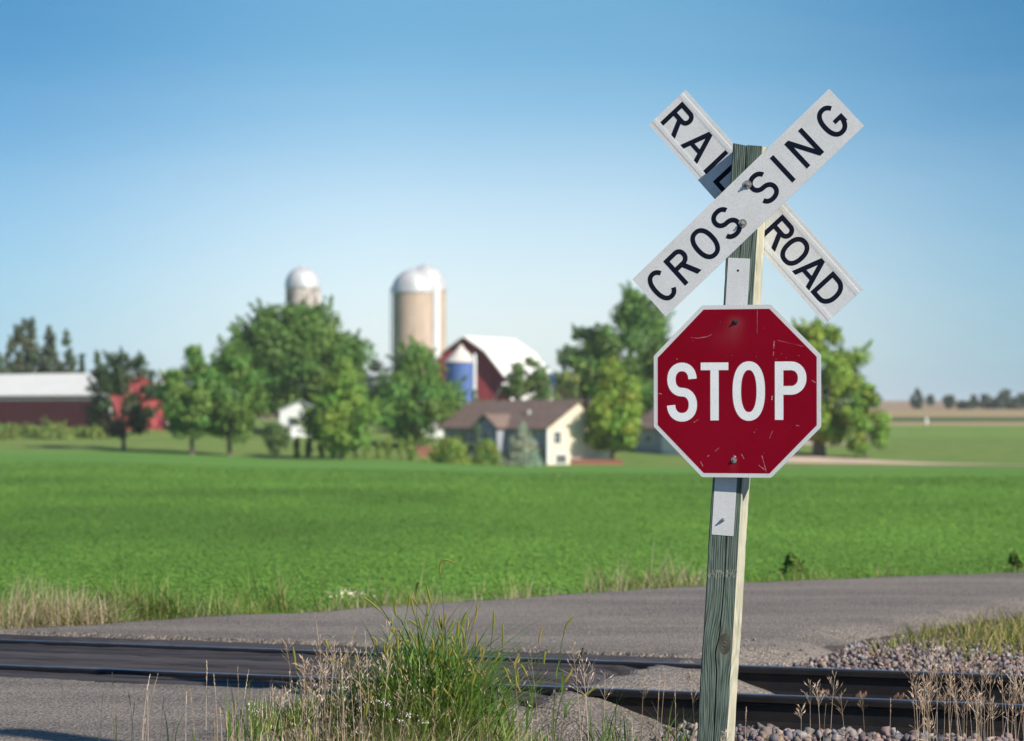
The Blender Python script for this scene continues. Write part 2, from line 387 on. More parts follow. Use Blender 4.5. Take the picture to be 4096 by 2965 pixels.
def road_height(x, y):
    t = TX * x + TYy * y; n = -TYy * x + TX * y
    sd = poly_sdf(x, y, ROADP) + .16 * vnoise(x, y, .45, 1) + .07 * vnoise(x, y, .14, 2)
    wd = .16 + .85 * smooth(-5.9, -5.0, t) * smooth(12.2, 12.9, n) * (1 - smooth(15.9, 16.8, n))
    kk = smooth(16.0, 17.2, n) * smooth(-6.2, -5.2, t)
    wd = wd + .35 * kk
    base = -(.26 - .165 * kk) * (1 - smooth(-.02, 1.0, sd / wd))
    rough_ = smooth(-5.9, -5.0, t) * (1 - smooth(16.0, 17.5, n))
    base = base + .008 * vnoise(x, y, .5, 3) + .003 * vnoise(x, y, .1, 4) + rough_ * (.03 * vnoise(x, y, .33, 6) + .014 * vnoise(x, y, .12, 7))
    z = base - .006
    inpl = (n > NR - .55) & (n < FR + .62) & (t < -5.22 + .1 * vnoise(n * 3, n, .4, 5))
    z = np.where(inpl, np.minimum(z, -.10), z)
    for rn in (NR, FR):
        z = np.where((np.abs(n - rn) < .095), np.minimum(z, -.045), z)
    return z, sd
gx = np.arange(-14, 24.01, .1); gy = np.arange(3, 37.01, .1)
gx = np.unique(np.round(np.concatenate([gx, np.arange(-1.5, 2.5, .05)]), 3)); gy = np.unique(np.round(np.concatenate([gy, np.arange(13, 18, .05)]), 3))
GX, GY = np.meshgrid(gx, gy)
RZ, RS = road_height(GX, GY)
keep = RS > -.25
fall = np.minimum(0, terrain(GX, GY) + .20) * smooth(22, 28, GY)
RZ = RZ + fall
idx = np.arange(GX.size).reshape(GX.shape)
q = np.stack([idx[:-1, :-1], idx[:-1, 1:], idx[1:, 1:], idx[1:, :-1]], -1).reshape(-1, 4)
kf = keep.ravel(); q = q[kf[q].all(1)]
used = np.unique(q); remap = np.zeros(GX.size, int); remap[used] = np.arange(len(used))
tag(bulk('road', np.stack([GX, GY, RZ], -1).reshape(-1, 3)[used], remap[q], ASPH, smooth_=True), kind='structure')

def shoulder_z(x, y):
    n = -TYy * x + TX * y
    return -.165 + .085 * smooth(15.6, 17.2, n) + .02 * vnoise(x, y, .4, 51) + .008 * vnoise(x, y, .1, 52)
# gravelly soil shoulder beyond the track, right of the road
sx = np.arange(0.5, 16, .12); sy = np.arange(13.5, 34, .12); SX, SY = np.meshgrid(sx, sy); SN = -TYy * SX + TX * SY
ssd = poly_sdf(SX, SY, ROADP); kp = (SN > FR + .12) & (ssd < .3) & (ssd > -6) & (SY < 30) & (TX * SX + TYy * SY > -5.6)
SOIL = M('gravelly_soil', (.070, .058, .046), (.150, .125, .095), 7, .95, .9, 30, bdist=.03)
idx = np.arange(SX.size).reshape(SX.shape); q = np.stack([idx[:-1, :-1], idx[:-1, 1:], idx[1:, 1:], idx[1:, :-1]], -1).reshape(-1, 4); q = q[kp.ravel()[q].all(1)]
used = np.unique(q); remap = np.zeros(SX.size, int); remap[used] = np.arange(len(used)); SZ = shoulder_z(SX, SY) - .10 * smooth(-3, -6, ssd)
tag(bulk('dirt_ground', np.stack([SX, SY, SZ], -1).reshape(-1, 3)[used], remap[q], SOIL, smooth_=True), kind='structure')

# farm drive of pale dirt
DIRT = M('pale_dirt_drive', (.66, .50, .36), (.54, .40, .28), .4, .95, .3, 2)
def ribbon(name, pts, mat, lift=.05):
    V = []; Fc = []
    n = 40
    us = np.linspace(pts[0][0], pts[-1][0], n)
    a = np.interp(us, [p[0] for p in pts], [p[1] for p in pts]); b = np.interp(us, [p[0] for p in pts], [p[2] for p in pts])
    for i in range(n):
        for k in range(5):
            y = a[i] + (b[i] - a[i]) * k / 4; x = (us[i] - 2048) / F * y
            V.append((x, y, float(terrain(x, y)) + lift))
    for i in range(n - 1):
        for k in range(4): Fc.append((i * 5 + k, (i + 1) * 5 + k, (i + 1) * 5 + k + 1, i * 5 + k + 1))
    return tag(bulk(name, V, Fc, mat, smooth_=True), kind='structure')
ribbon('farm_path', [(2750, 306, 330), (3130, 303, 326), (3400, 300, 316), (3650, 296.5, 305), (3950, 294.5, 298), (4150, 293.4, 295.2), (4300, 293, 293.6)], DIRT)
ribbon('dirt_ground', [(3190, 350, 361), (3290, 349, 362), (3390, 352, 360)], DIRT)

# ------------------------------------------------------------------ track
def rail_profile():
    h = .168
    half = [(.070, -h), (.070, -h + .011), (.030, -h + .022), (.009, -h + .034), (.008, -.062), (.010, -.046), (.033, -.037), (.0345, -.012), (.030, -.003)]
    return half
RT0, RT1 = -26.0, 16.0
def rail(n, label):
    o = empty('steel_rail', tn(-4, n, 0)); tag(o, label, 'rail', 'rails of the railway track')
    o.rotation_euler = (0, 0, math.atan2(TYy, TX))
    hp = rail_profile(); prof = hp + [(-a, b) for a, b in reversed(hp)]
    b = MB(); b.prism(prof, 'x', RT0 + 4, RT1 + 4); b.build('rail_web_and_foot', STEEL, o)
    b = MB(); b.prism([(-.0295, -.0028), (.0295, -.0028), (.022, .0006), (-.022, .0006)], 'x', RT0 + 4, RT1 + 4); b.build('rail_head', POLISH, o)
    return o
near_rail = rail(NR, 'dark steel rail nearer the camera, running behind the foot of the sign post')
far_rail = rail(FR, 'dark steel rail farther from the camera, beyond the asphalt mound')
def anchor(par, t):
    b = MB()
    for k in (0, 1):
        x = t + .03 * k
        pr = [(x - .022, -.156), (x - .004, -.156), (x + .012, -.132), (x + .011, -.112), (x + .002, -.120), (x - .014, -.134)]
        b.prism(pr, 'y', -.052, -.030)
    return b.build('rail_anchor', RUST, par, bevel=.002)
for t in (-4.28, -4.07, -3.86, -3.63, -3.42, -3.24, -3.02, -2.8, -2.55): anchor(far_rail, t + 4)

def plank(n0, n1, t0, t1, label, seed):
    n0 += .007; n1 -= .007; r = np.random.default_rng(seed); nx = int((t1 - t0) / .12) + 2; ny = 5
    zt = r.uniform(-.016, .001); tilt = r.uniform(-.018, .018)
    V = []; Fc = []
    for i in range(nx):
        t = t0 + (t1 - t0) * i / (nx - 1)
        for k in range(ny):
            f = k / (ny - 1); e = abs(f - .5) * 2
            wob = .010 * math.sin(t * 2.1 + seed) + .006 * math.sin(t * 7 + seed * 2)
            z = zt + tilt * (f - .5) - .030 * e ** 4 + r.normal(0, .0022) - (.02 if i in (0, nx - 1) else 0)
            if r.random() < .03: z -= r.uniform(.006, .02)
            V.append(tn(t, n0 + (n1 - n0) * f + (wob if k in (0, ny - 1) else 0), z))
    top = len(V)
    for i in range(nx):
        for k in (0, ny - 1):
            p = V[i * ny + k]; V.append(Vector((p.x, p.y, -.13)))
    for i in range(nx - 1):
        for k in range(ny - 1): Fc.append((i * ny + k, (i + 1) * ny + k, (i + 1) * ny + k + 1, i * ny + k + 1))
        a, b_ = top + 2 * i, top + 2 * i + 2
        Fc.append((a, b_, (i + 1) * ny, i * ny)); Fc.append((i * ny + ny - 1, (i + 1) * ny + ny - 1, b_ + 1, a + 1))
    for i in (0, nx - 1):
        for k in range(ny - 1):
            f0, f1 = i * ny + k, i * ny + k + 1
            V.append(Vector((V[f0].x, V[f0].y, -.13))); V.append(Vector((V[f1].x, V[f1].y, -.13)))
            Fc.append((f0, f1, len(V) - 1, len(V) - 2))
    org = tn((t0 + t1) / 2, (n0 + n1) / 2, 0); ang = math.atan2(TYy, TX); Mi = Matrix.Rotation(-ang, 3, 'Z')
    V = [Mi @ (v - org) for v in V]
    ob = MB(); ob.add(V, Fc); ob = ob.build('crossing_plank', TIMBER); ob.location = org; ob.rotation_euler = (0, 0, ang)
    tag(ob, label, 'plank', 'timber planks of the level crossing')
PL = [(FR + .37, FR + .61, -14, -5.05, 'weathered crossing plank on the outer far edge, bordering the far road surface'),
      (FR + .11, FR + .36, -14, -9.02, 'dark crossing plank beside the far rail, the piece left of the pale joint'),
      (FR + .11, FR + .36, -8.97, -5.15, 'long dark crossing plank beside the far rail, from the pale joint to its broken end'),
      (FR - .33, FR - .085, -14, -5.28, 'dark crossing plank between the rails, the one next to the far rail'),
      (FR - .59, FR - .34, -14, -5.32, 'dark crossing plank between the rails, second from the far rail'),
      (FR - .85, FR - .60, -14, -5.25, 'dark crossing plank in the middle between the rails'),
      (FR - 1.10, FR - .86, -14, -5.38, 'dark crossing plank between the rails, second from the near rail'),
      (FR - 1.385, FR - 1.11, -14, -5.30, 'dark brown crossing plank between the rails, next to the near rail'),
      (NR - .30, NR - .085, -14, -5.25, 'dark crossing plank on the camera side of the near rail, touching it'),
      (NR - .50, NR - .31, -14, -5.35, 'narrow crossing plank on the camera side, bordering the near asphalt')]
for i, a in enumerate(PL): plank(a[0], a[1], a[2], a[3], a[4], i + 3)

for i, t in enumerate(np.arange(-4.1, 1.0, .52)):
    b = MB(); b.box(-.11, .11, -1.3, 1.3, -.17, 0)
    o = b.build('railroad_tie', TIE, bevel=.012); o.location = tn(t, (NR + FR) / 2, -.172); o.rotation_euler = (0, 0, math.atan2(TYy, TX))
    tag(o, 'weathered wooden railway tie lying under both rails, bedded in the ballast', 'railway tie', 'wooden ties under the rails')

# ballast: one mass of crushed stones
def rock_shapes(n=24):
    out = []
    for i in range(n):
        r = np.random.default_rng(100 + i); bm = bmesh.new()
        d = r.normal(size=(11, 3)); d /= np.linalg.norm(d, axis=1)[:, None]; d *= r.uniform(.8, 1.2, (11, 1)) * r.uniform(.7, 1.25, 3)
        for q in d: bm.verts.new(q)
        bmesh.ops.convex_hull(bm, input=bm.verts); bmesh.ops.triangulate(bm, faces=bm.faces)
        for v in [v for v in bm.verts if not v.link_faces]: bm.verts.remove(v)
        bm.verts.index_update(); bm.normal_update()
        V = np.array([v.co[:] for v in bm.verts]); Fc = np.array([[v.index for v in f.verts] for f in bm.faces]); bm.free(); out.append((V, Fc))
    return out
RS_ = rock_shapes()
PALR = np.array([(.36, .27, .27), (.30, .28, .31), (.24, .24, .29), (.40, .34, .31), (.28, .21, .23), (.44, .38, .36), (.20, .19, .21), (.38, .29, .22), (.33, .25, .28), (.33, .33, .35)])
def rocks(pos, size):
    Vs = []; Fs = []; Cs = []; base = 0; r = rng
    for p, s in zip(pos, size):
        V, Fc = RS_[r.integers(len(RS_))]
        e = Euler(r.uniform(0, 6.28, 3)).to_matrix(); A = np.array(e)
        Vs.append((V * s) @ A.T + p); Fs.append(Fc + base); base += len(V)
        c = PALR[r.integers(len(PALR))] * r.uniform(.38, .95) * np.array([1.05, .98, .89]); Cs.append(np.repeat(c[None], len(V), 0))
    return np.concatenate(Vs), np.concatenate(Fs), np.concatenate(Cs)
pos = []; size = []
def scatter(t0, t1, n0, n1, z0, dens, s0, s1, edge=None):
    k = int((t1 - t0) * (n1 - n0) * dens)
    for _ in range(k):
        t, n = rng.uniform(t0, t1), rng.uniform(n0, n1)
        p = tn(t, n, 0)
        rz, sd = road_height(np.array([p.x]), np.array([p.y]))
        z = z0(t, n) if callable(z0) else z0
        if sd[0] > 0 and rz[0] > z - .02: continue
        if abs(n - NR) < .06 or abs(n - FR) < .06: continue
        s = rng.uniform(s0, s1) * (1 + .5 * (rng.random() < .04))
        pos.append((p.x, p.y, z + rng.uniform(-.02, .022))); size.append(s)
scatter(-5.3, -1.0, 12.2, NR - .085, lambda t, n: -.205 + .035 * smooth(12.6, 13.4, np.array(n)), 760, .016, .034)
scatter(-4.6, -1.0, NR + .08, FR - .09, -.20, 420, .018, .033)
scatter(-5.2, -.5, FR + .09, 18.0, lambda t, n: float(shoulder_z(np.array(TX * t - TYy * n), np.array(TYy * t + TX * n))) + .004, 900, .009, .023)

scatter(-1.0, 4.0, 12.4, 16.5, -.2, 120, .02, .04)
for _ in range(60):   # loose stones that rolled on to the asphalt
    t, n = rng.uniform(-5.3, -4.3), rng.choice([rng.uniform(15.3, 17.0), rng.uniform(12.6, 13.5)])
    p = tn(t, n); rz, sd = road_height(np.array([p.x]), np.array([p.y]))
    if sd[0] > 0: pos.append((p.x, p.y, rz[0] + .006)); size.append(rng.uniform(.006, .013))
for _ in range(22000):   # crumbled shoulder along the right road edge
    x, y = rng.uniform(1.7, 6.5), rng.uniform(16.2, 23); rz, sd = road_height(np.array([x]), np.array([y]))
    if -1.5 < sd[0] < .02 and rng.random() < .8 + sd[0] * .35: pos.append((x, y, float(shoulder_z(np.array(x), np.array(y))) + rng.uniform(-.004, .008))); size.append(rng.uniform(.007, .02))
V, Fc, C = rocks(np.array(pos), np.array(size))
tag(bulk('gravel', V, Fc, ROCKM, C), 'crushed pinkish grey ballast stones beside and between the rails', 'ballast', kind='stuff')

# ------------------------------------------------------------------ lettering
def superarc(cx, cy, rx, ry, a0, a1, n=28, e=2.3):
    out = []
    for i in range(n + 1):
        a = R(a0 + (a1 - a0) * i / n); c, s = math.cos(a), math.sin(a)
        out.append((cx + rx * math.copysign(abs(c) ** (2 / e), c), cy + ry * math.copysign(abs(s) ** (2 / e), s)))
    return out
def glyph(ch, W, w, flat=False):
    """strokes of a letter 1 high and W wide with stroke width w: ('s', path, closed) or ('p', polygon)"""
    h = w / 2
    rect = lambda x0, x1, y0, y1: ('p', [(x0, y0), (x1, y0), (x1, y1), (x0, y1)])
    if ch == 'I': return [rect(W / 2 - h, W / 2 + h, 0, 1)]
    if ch == 'L': return [rect(0, w, 0, 1), rect(w * .9, W, 0, w)]
    if ch == 'T': return [rect(W / 2 - h, W / 2 + h, 0, 1), rect(0, W, 1 - w * .88, 1)]
    if ch == 'N': return [rect(0, w, 0, 1), rect(W - w, W, 0, 1), ('p', [(0, 1), (W - w * 1.12, 0), (W, 0), (w * 1.12, 1)])]
    if ch == 'A':
        d = w * 1.08
        return [('p', [(0, 0), (d, 0), (W / 2 + d * .5, 1), (W / 2 - d * .5, 1)]), ('p', [(W - d, 0), (W, 0), (W / 2 + d * .5, 1), (W / 2 - d * .5, 1)]), rect(W * .22, W * .78, .24, .24 + w * .9)]
    if ch == 'O': return [('s', superarc(W / 2, .5, W / 2 - h, .5 - h + .012, 0, 360, 48), True)]
    if ch == 'C': return [('s', superarc(W / 2, .5, W / 2 - h, .5 - h + .012, 38, 322, 40), False)]
    if ch == 'G': return [('s', superarc(W / 2, .5, W / 2 - h, .5 - h + .012, 38, 345, 40), False), rect(W * .52, W, .36, .36 + w * .92), rect(W - w, W - .001, .22, .44)]
    if ch == 'S':
        ry = (1 - w) / 4 + .006; rx = W / 2 - h
        a = superarc(W / 2, 1 - h - ry + .012, rx * .97, ry, 2 if flat else 14, 268, 26, 2.15); b_ = superarc(W / 2, h + ry - .012, rx, ry, 88, -178 if flat else -166, 26, 2.15)
        return [('s', a + b_, False)]
    if ch in 'RP':
        yb = .47 if ch == 'R' else .43; yb += h
        r = (1 - h - yb) / 2; bx = W - h - r * .95
        path = [(w * .5, 1 - h), (bx, 1 - h)] + superarc(bx, 1 - h - r, r * .95, r, 88, -88, 18, 2.1) + [(bx, yb), (w * .5, yb)]
        out = [rect(0, w, 0, 1), ('s', path, False)]
        if ch == 'R': out.append(('p', [(W - w * 1.12, 0), (W + w * .06, 0), (W * .52 + w * .6, yb), (W * .52 - w * .55, yb)]))
        return out
    if ch == 'D':
        r = .5 - h; bx = W - h - W * .46
        path = [(w * .5, 1 - h), (bx, 1 - h)] + superarc(bx, .5, W * .46, r, 88, -88, 26, 2.3) + [(bx, h), (w * .5, h)]
        return [rect(0, w, 0, 1), ('s', path, False)]
def add_glyph(b, ch, cx, cz, W, H, w, y0, flat=False):
    """letter centred on (cx, cz) in the x-z plane; W, H, w in metres; faces -y"""
    for k, g in enumerate(glyph(ch, W / H, w / H, flat)):
        y = y0 - k * .00012
        if g[0] == 'p':
            b.add([(cx + (px * H) - W / 2, y, cz + (pz - .5) * H) for px, pz in g[1]], [tuple(range(len(g[1])))])
        else:
            pts = [Vector((px * H, pz * H)) for px, pz in g[1]]
            pts = [p for i, p in enumerate(pts) if i == 0 or (p - pts[i - 1]).length > 1e-5]
            if g[2] and (pts[0] - pts[-1]).length < 1e-4: pts.pop()
            n = len(pts); vs = []
            for i, p in enumerate(pts):
                a = pts[(i - 1) % n] if (g[2] or i > 0) else p; c = pts[(i + 1) % n] if (g[2] or i < n - 1) else p
                d = (c - a).normalized(); nn = Vector((-d.y, d.x))
                for sgn in (1, -1):
                    q = p + nn * sgn * w / 2; vs.append((cx + q.x - W / 2, y, cz + q.y - H / 2))
            m = n if g[2] else n - 1
            b.add(vs, [(2 * i, 2 * ((i + 1) % n), 2 * ((i + 1) % n) + 1, 2 * i + 1) for i in range(m)])

# ------------------------------------------------------------------ the crossing sign
THETA, BETA = R(18), R(3.6)
root = empty('railroad_crossing_sign', (.891, 12.72, -.35))
root.rotation_euler = (Matrix.Rotation(-THETA, 3, 'Z') @ Matrix.Rotation(BETA, 3, 'Y')).to_euler()
tag(root, 'leaning green timber post carrying the white crossbuck, the red stop sign and a white strip', 'crossing sign')
def post():
    b = MB(); hw = .070; H = 2.952; nz = 90; rows = []
    r = np.random.default_rng(5)
    for i in range(nz + 1):
        z = -.4 + (H + .4) * i / nz
        cx = -.004 + .012 * math.sin(z * 1.1 + .4) + .004 * math.sin(z * 7.3) + -.013 * math.exp(-((z - .69) / .05) ** 2)
        cw = .0022 + .0016 * (1 + math.sin(z * 3.1)) * .5
        if 2.3 < z < 2.6: cw *= .6
        e = .0012 * math.sin(z * 9) + r.normal(0, .0006); c = .006
        rows.append([(-hw + e, -hw + c), (-hw + c + e, -hw), (cx - cw, -hw), (cx, -hw + .03), (cx + cw, -hw), (hw - c * .7 + e, -hw), (hw + e, -hw + c * .7), (hw + e, hw - c), (hw - c, hw), (-hw + c, hw), (-hw + e, hw - c)])
    V = []; n = len(rows[0])
    for i, row in enumerate(rows):
        z = -.4 + (H + .4) * i / nz
        V += [(x, y, z + (.006 * math.sin(x * 60) if i == nz else 0)) for x, y in row]
    Fc = [(i * n + k, i * n + (k + 1) % n, (i + 1) * n + (k + 1) % n, (i + 1) * n + k) for i in range(nz) for k in range(n)]
    Fc.append(tuple(nz * n + k for k in range(n))); b.add(V, Fc)
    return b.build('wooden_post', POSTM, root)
wp = post()
b = MB()
for z in (0.10, .33, .82, 1.6):
    b.lathe([(.0, -.001), (.005, 0.)], 10)
def bolt(name, parent, x, y, z, washer=.017, head=.0095, h=.010, mat=ALU):
    b = MB(); b.tube([(x, y, z), (x, y - .003, z)], washer, 20)
    for k in range(1): b.tube([(x, y - .003, z), (x, y - .003 - h * .8, z), (x, y - .003 - h, z)], [head, head, head * .8], 6)
    b.tube([(x, y - .003 - h, z), (x, y - .003 - h - .006, z)], [.0045, .004], 8)
    return b.build(name, mat, parent)
BL, BWD = 1.219, .229
def blade(name, ribs, loc, rot):
    w_ = BWD / 2
    if ribs: prof = [(0, -w_), (0, -.098), (-.0010, -.092), (-.0010, -.078), (0, -.066), (0, .066), (-.0010, .078), (-.0010, .092), (0, .098), (0, w_)]
    else: prof = [(0, -w_), (0, w_)]
    poly = prof + [(a + .0028, b_) for a, b_ in reversed(prof)]
    b = MB(); b.prism(poly, 'x', -BL / 2, BL / 2)
    o = b.build(name, SHEETW, root); o.location = loc; o.rotation_euler = (0, rot, 0)
    return o
cb = blade('crossbuck_blade', False, (.012, -.0745, 2.69), R(-46.2)); cb['label'] = 'front crossbuck blade reading CROSSING'
b = MB()
for ch, a, W in (('C', -.527, .100), ('R', -.400, .102), ('O', -.257, .108), ('S', -.124, .100), ('S', .103, .100), ('I', .222, .022), ('N', .353, .106), ('G', .523, .106)):
    add_glyph(b, ch, a, 0, W, .150, .0215, -.0006)
b.build('lettering', PAINTB, cb)
rb = blade('crossbuck_blade', True, (.014, .0725, 2.69), R(44.8)); rb['label'] = 'rear crossbuck blade reading RAILROAD with pressed ribs'
b = MB()
for ch, a, W in (('R', -.530, .102), ('A', -.381, .118), ('I', -.269, .022), ('L', -.165, .095), ('R', .165, .102), ('O', .276, .108), ('A', .392, .118), ('D', .510, .104)):
    add_glyph(b, ch, a, 0, W, .138, .0215, -.0006)
b.build('lettering', PAINTB, rb)
bolt('bolt', cb, .060, -.0002, .060, .019); bolt('bolt', cb, -.072, -.0002, -.052, .019)
# long white reflective strip on the post
b = MB(); b.box(-.050, .050, -.0016, 0, 1.215, 2.447); st = b.build('reflective_strip', SHEETW, root, bevel=.0006); st.location = (-.008, -.0702, 0)
bolt('bolt', st, .0, -.0017, 1.285, .008, .0075, .007)
b = MB(); b.tube([(-.002, -.0017, 2.392), (-.002, -.0022, 2.392)], .0052, 14); b.build('bolt_hole', DARKIN, st)
# stop sign
def octagon(r, corner=.012, n=3):
    pts = []; A = r / math.cos(R(22.5))
    for k in range(8):
        a = R(22.5 + 45 * k); c = Vector((A * math.cos(a), A * math.sin(a)))
        for d in range(-n, n + 1):
            # rounded corner
            rr = corner; cc = c * (1 - rr / (A * math.cos(R(22.5))) ); ang = a + R(22.5) * d / n
            pts.append((cc.x + rr * math.cos(ang), cc.y + rr * math.sin(ang)))
    return pts
sp_ = MB(); sp_.prism(octagon(.381, .018), 'y', -.0016, .0016)
stop = sp_.build('stop_sign', SHEETW, root); stop.location = (.026, -.110, 1.858)
stop.rotation_euler = (Matrix.Rotation(-BETA, 3, 'Y') @ Matrix.Rotation(R(-1.5), 3, 'Z')).to_euler()
b = MB(); pts = octagon(.3625, .006); b.add([(x, -.0021, z) for x, z in pts], [tuple(range(len(pts)))]); b.build('red_field', SHEETR, stop)
b = MB()
for ch, x0, x1, z0, z1 in (('S', 205, 402, 876, 489), ('T', 426, 606, 867, 490), ('O', 633, 842, 870, 483), ('P', 905, 1107, 863, 486)):
    k = 1080 / .762; kz = 1128 / .762
    add_glyph(b, ch, ((x0 + x1) / 2 - 658) / k, (677 - (z0 + z1) / 2) / kz, (x1 - x0) / k, .2565, .0385, -.0026, True)
b.build('lettering', PAINTW, stop)
bolt('bolt', stop, -.003, -.0022, .307, .012, .0095, .003, M('dark_bolt', (.10, .09, .09), (.05, .04, .04), 80, .5, metal=.5))
bolt('bolt', stop, -.012, -.0022, -.305, .013, .008, .001)
# spacer bolts behind the sign, tying it to the post
for z in (.307, -.305):
    b = MB(); b.tube([(-.01, .0018, z), (-.01, .055, z)], .006, 10); b.build('bolt_shank', ALU, stop)
def scratches():
    b = MB(); r = np.random.default_rng(11); k = 1080 / .762; kz = 1128 / .762
    def line(pts, w0):
        ps = [Vector(((x - 658) / k, (677 - z) / kz)) for x, z in pts]
        out = []
        for i in range(len(ps) - 1):
            for s in range(6): out.append(ps[i].lerp(ps[i + 1], s / 6))
        out.append(ps[-1]); vs = []
        for i, p in enumerate(out):
            d = (out[min(i + 1, len(out) - 1)] - out[max(i - 1, 0)]).normalized(); nn = Vector((-d.y, d.x)); ww = w0 * r.uniform(.2, 1.0)
            q = p + nn * r.normal(0, w0 * .3)
            vs += [(q.x + nn.x * ww, -.0024, q.y + nn.y * ww), (q.x - nn.x * ww, -.0024, q.y - nn.y * ww)]
        b.add(vs, [(2 * i, 2 * i + 2, 2 * i + 3, 2 * i + 1) for i in range(len(out) - 1)])
    for pts, w0 in (([(360, 323), (410, 328), (470, 318), (500, 303)], .0007), ([(902, 352), (898, 400)], .0016), ([(898, 420), (895, 445)], .0014), ([(820, 1095), (836, 1150), (850, 1205)], .0009),
                    ([(690, 1090), (706, 1118)], .001), ([(380, 882), (410, 862)], .0007), ([(1140, 608), (1166, 622)], .0012), ([(920, 346), (1090, 388)], .0003), ([(890, 935), (870, 985)], .0006), ([(520, 1070), (545, 1048)], .0008),
                    ([(640, 1100), (655, 1108)], .003), ([(885, 735), (889, 708)], .0028), ([(1040, 900), (1060, 904)], .0016), ([(150, 690), (170, 695)], .0012), ([(800, 1160), (840, 1190)], .0012), ([(425, 1140), (440, 1170)], .0012), ([(470, 1105), (480, 1098)], .0018), ([(793, 145), (792, 300)], .0004)): line(pts, w0)
    for _ in range(60):
        x, z = r.uniform(160, 1150), r.uniform(180, 1200)
        if abs(x - 658) + abs(z - 677) > 640: continue
        if 480 < z < 880: continue
        s = r.uniform(1.0, 4.0); line([(x, z), (x + s * r.normal(), z + s * r.normal())], r.uniform(.0004, .0014))
    return b.build('scratches', SCRATCH, stop)
scratches()

# unseen pole added off to the right to cast the near road's shadow
b = MB(); tip = Vector((-2.26, 12.67, 0)); hgt = 6.2; L_ = hgt / math.tan(SUN_EL)
base = Vector((tip.x + math.sin(SUN_AZ) * L_, tip.y - math.cos(SUN_AZ) * L_, -.3))
b.tube([(0, 0, 0), (0, 0, 3), (0, 0, hgt + .3 - .05), (0, 0, hgt + .3)], [.16, .14, .115, .07], 14)
up_ = b.build('shadow_caster_pole', TIE); up_.location = base
tag(up_, 'added bare wooden pole outside the picture, put there to shade the near road', 'pole')

# ------------------------------------------------------------------ buildings
ROOFW = M('white_metal_roof', (.90, .87, .79), (.84, .80, .72), .6, .5, .1, 3, spec=.4)
RED = M('maroon_barn_boards', (.34, .055, .065), (.40, .070, .075), .5, .75, .5, 4, stretch=(6, 6, .2), bdist=.05)
REDB = M('bright_red_boards', (.42, .055, .045), (.36, .05, .045), .5, .75, .4, 4, stretch=(6, 6, .2), bdist=.05)
CREAM = M('cream_siding', (.78, .67, .52), (.72, .61, .47), .7, .8, .3, 6, stretch=(.4, .4, 5), bdist=.03)
WHITEP = M('white_painted_boards', (.80, .79, .76), (.70, .69, .66), .6, .7, .2, 5, stretch=(.5, .5, 4))
GREYS = M('grey_siding_and_shade', (.36, .36, .40), (.30, .30, .34), .6, .8, .3, 6, stretch=(.4, .4, 5), bdist=.03)
BROWNR = M('brown_shingles', (.17, .115, .09), (.22, .155, .125), 1.5, .9, .5, 6)
GLASS = M('dark_window_glass', (.02, .03, .04), (.05, .07, .09), 1, .12, spec=.6)
DOMEM = M('galvanised_dome', (.70, .68, .66), (.55, .53, .52), .8, .4, .1, 3, metal=.25)
BLUEM = M('blue_enamel_panels', (.085, .150, .36), (.11, .18, .40), .6, .35, .1, 3, spec=.5)
CONE_M = M('cream_metal_cone', (.74, .66, .58), (.66, .58, .50), .8, .5)
BRICK = M('red_brick', (.36, .15, .10), (.26, .11, .08), 4, .9, .4, 12)
STAVE = None
def mat_stave(name, c1, c2, c3, s3=2.2, lo=.56, hi=.62):
    m, t, b = new_mat(name); v = ocoord(t)
    sp = t.nodes.new('ShaderNodeSeparateXYZ'); t.links.new(v, sp.inputs[0])
    hoop = math_(t, 'ABSOLUTE', math_(t, 'SINE', math_(t, 'MULTIPLY', sp.outputs[2], math.pi / .75)))
    n = noise(t, 1.1, 4, .6, ocoord(t, (1, 1, .3))).outputs[0]; n2 = noise(t, s3, 3, .6, ocoord(t, (1, 1, .55))).outputs[0]
    c = mixc(t, mapr(t, n, .35, .65), c1, c2); c = mixc(t, mapr(t, hoop, .16, .05, 0, .6), c, c3)
    c = mixc(t, mapr(t, n2, lo, hi), c, c3)
    t.links.new(c, b.inputs['Base Color']); b.inputs['Roughness'].default_value = .85
    return m
STAVE = mat_stave('concrete_stave_silo', (.47, .355, .26), (.55, .42, .32), (.30, .22, .17), 1.2, .62, .75)
STAVE2 = mat_stave('peeling_stave_silo', (.60, .52, .46), (.52, .45, .40), (.24, .20, .18), 1.3, .50, .56)

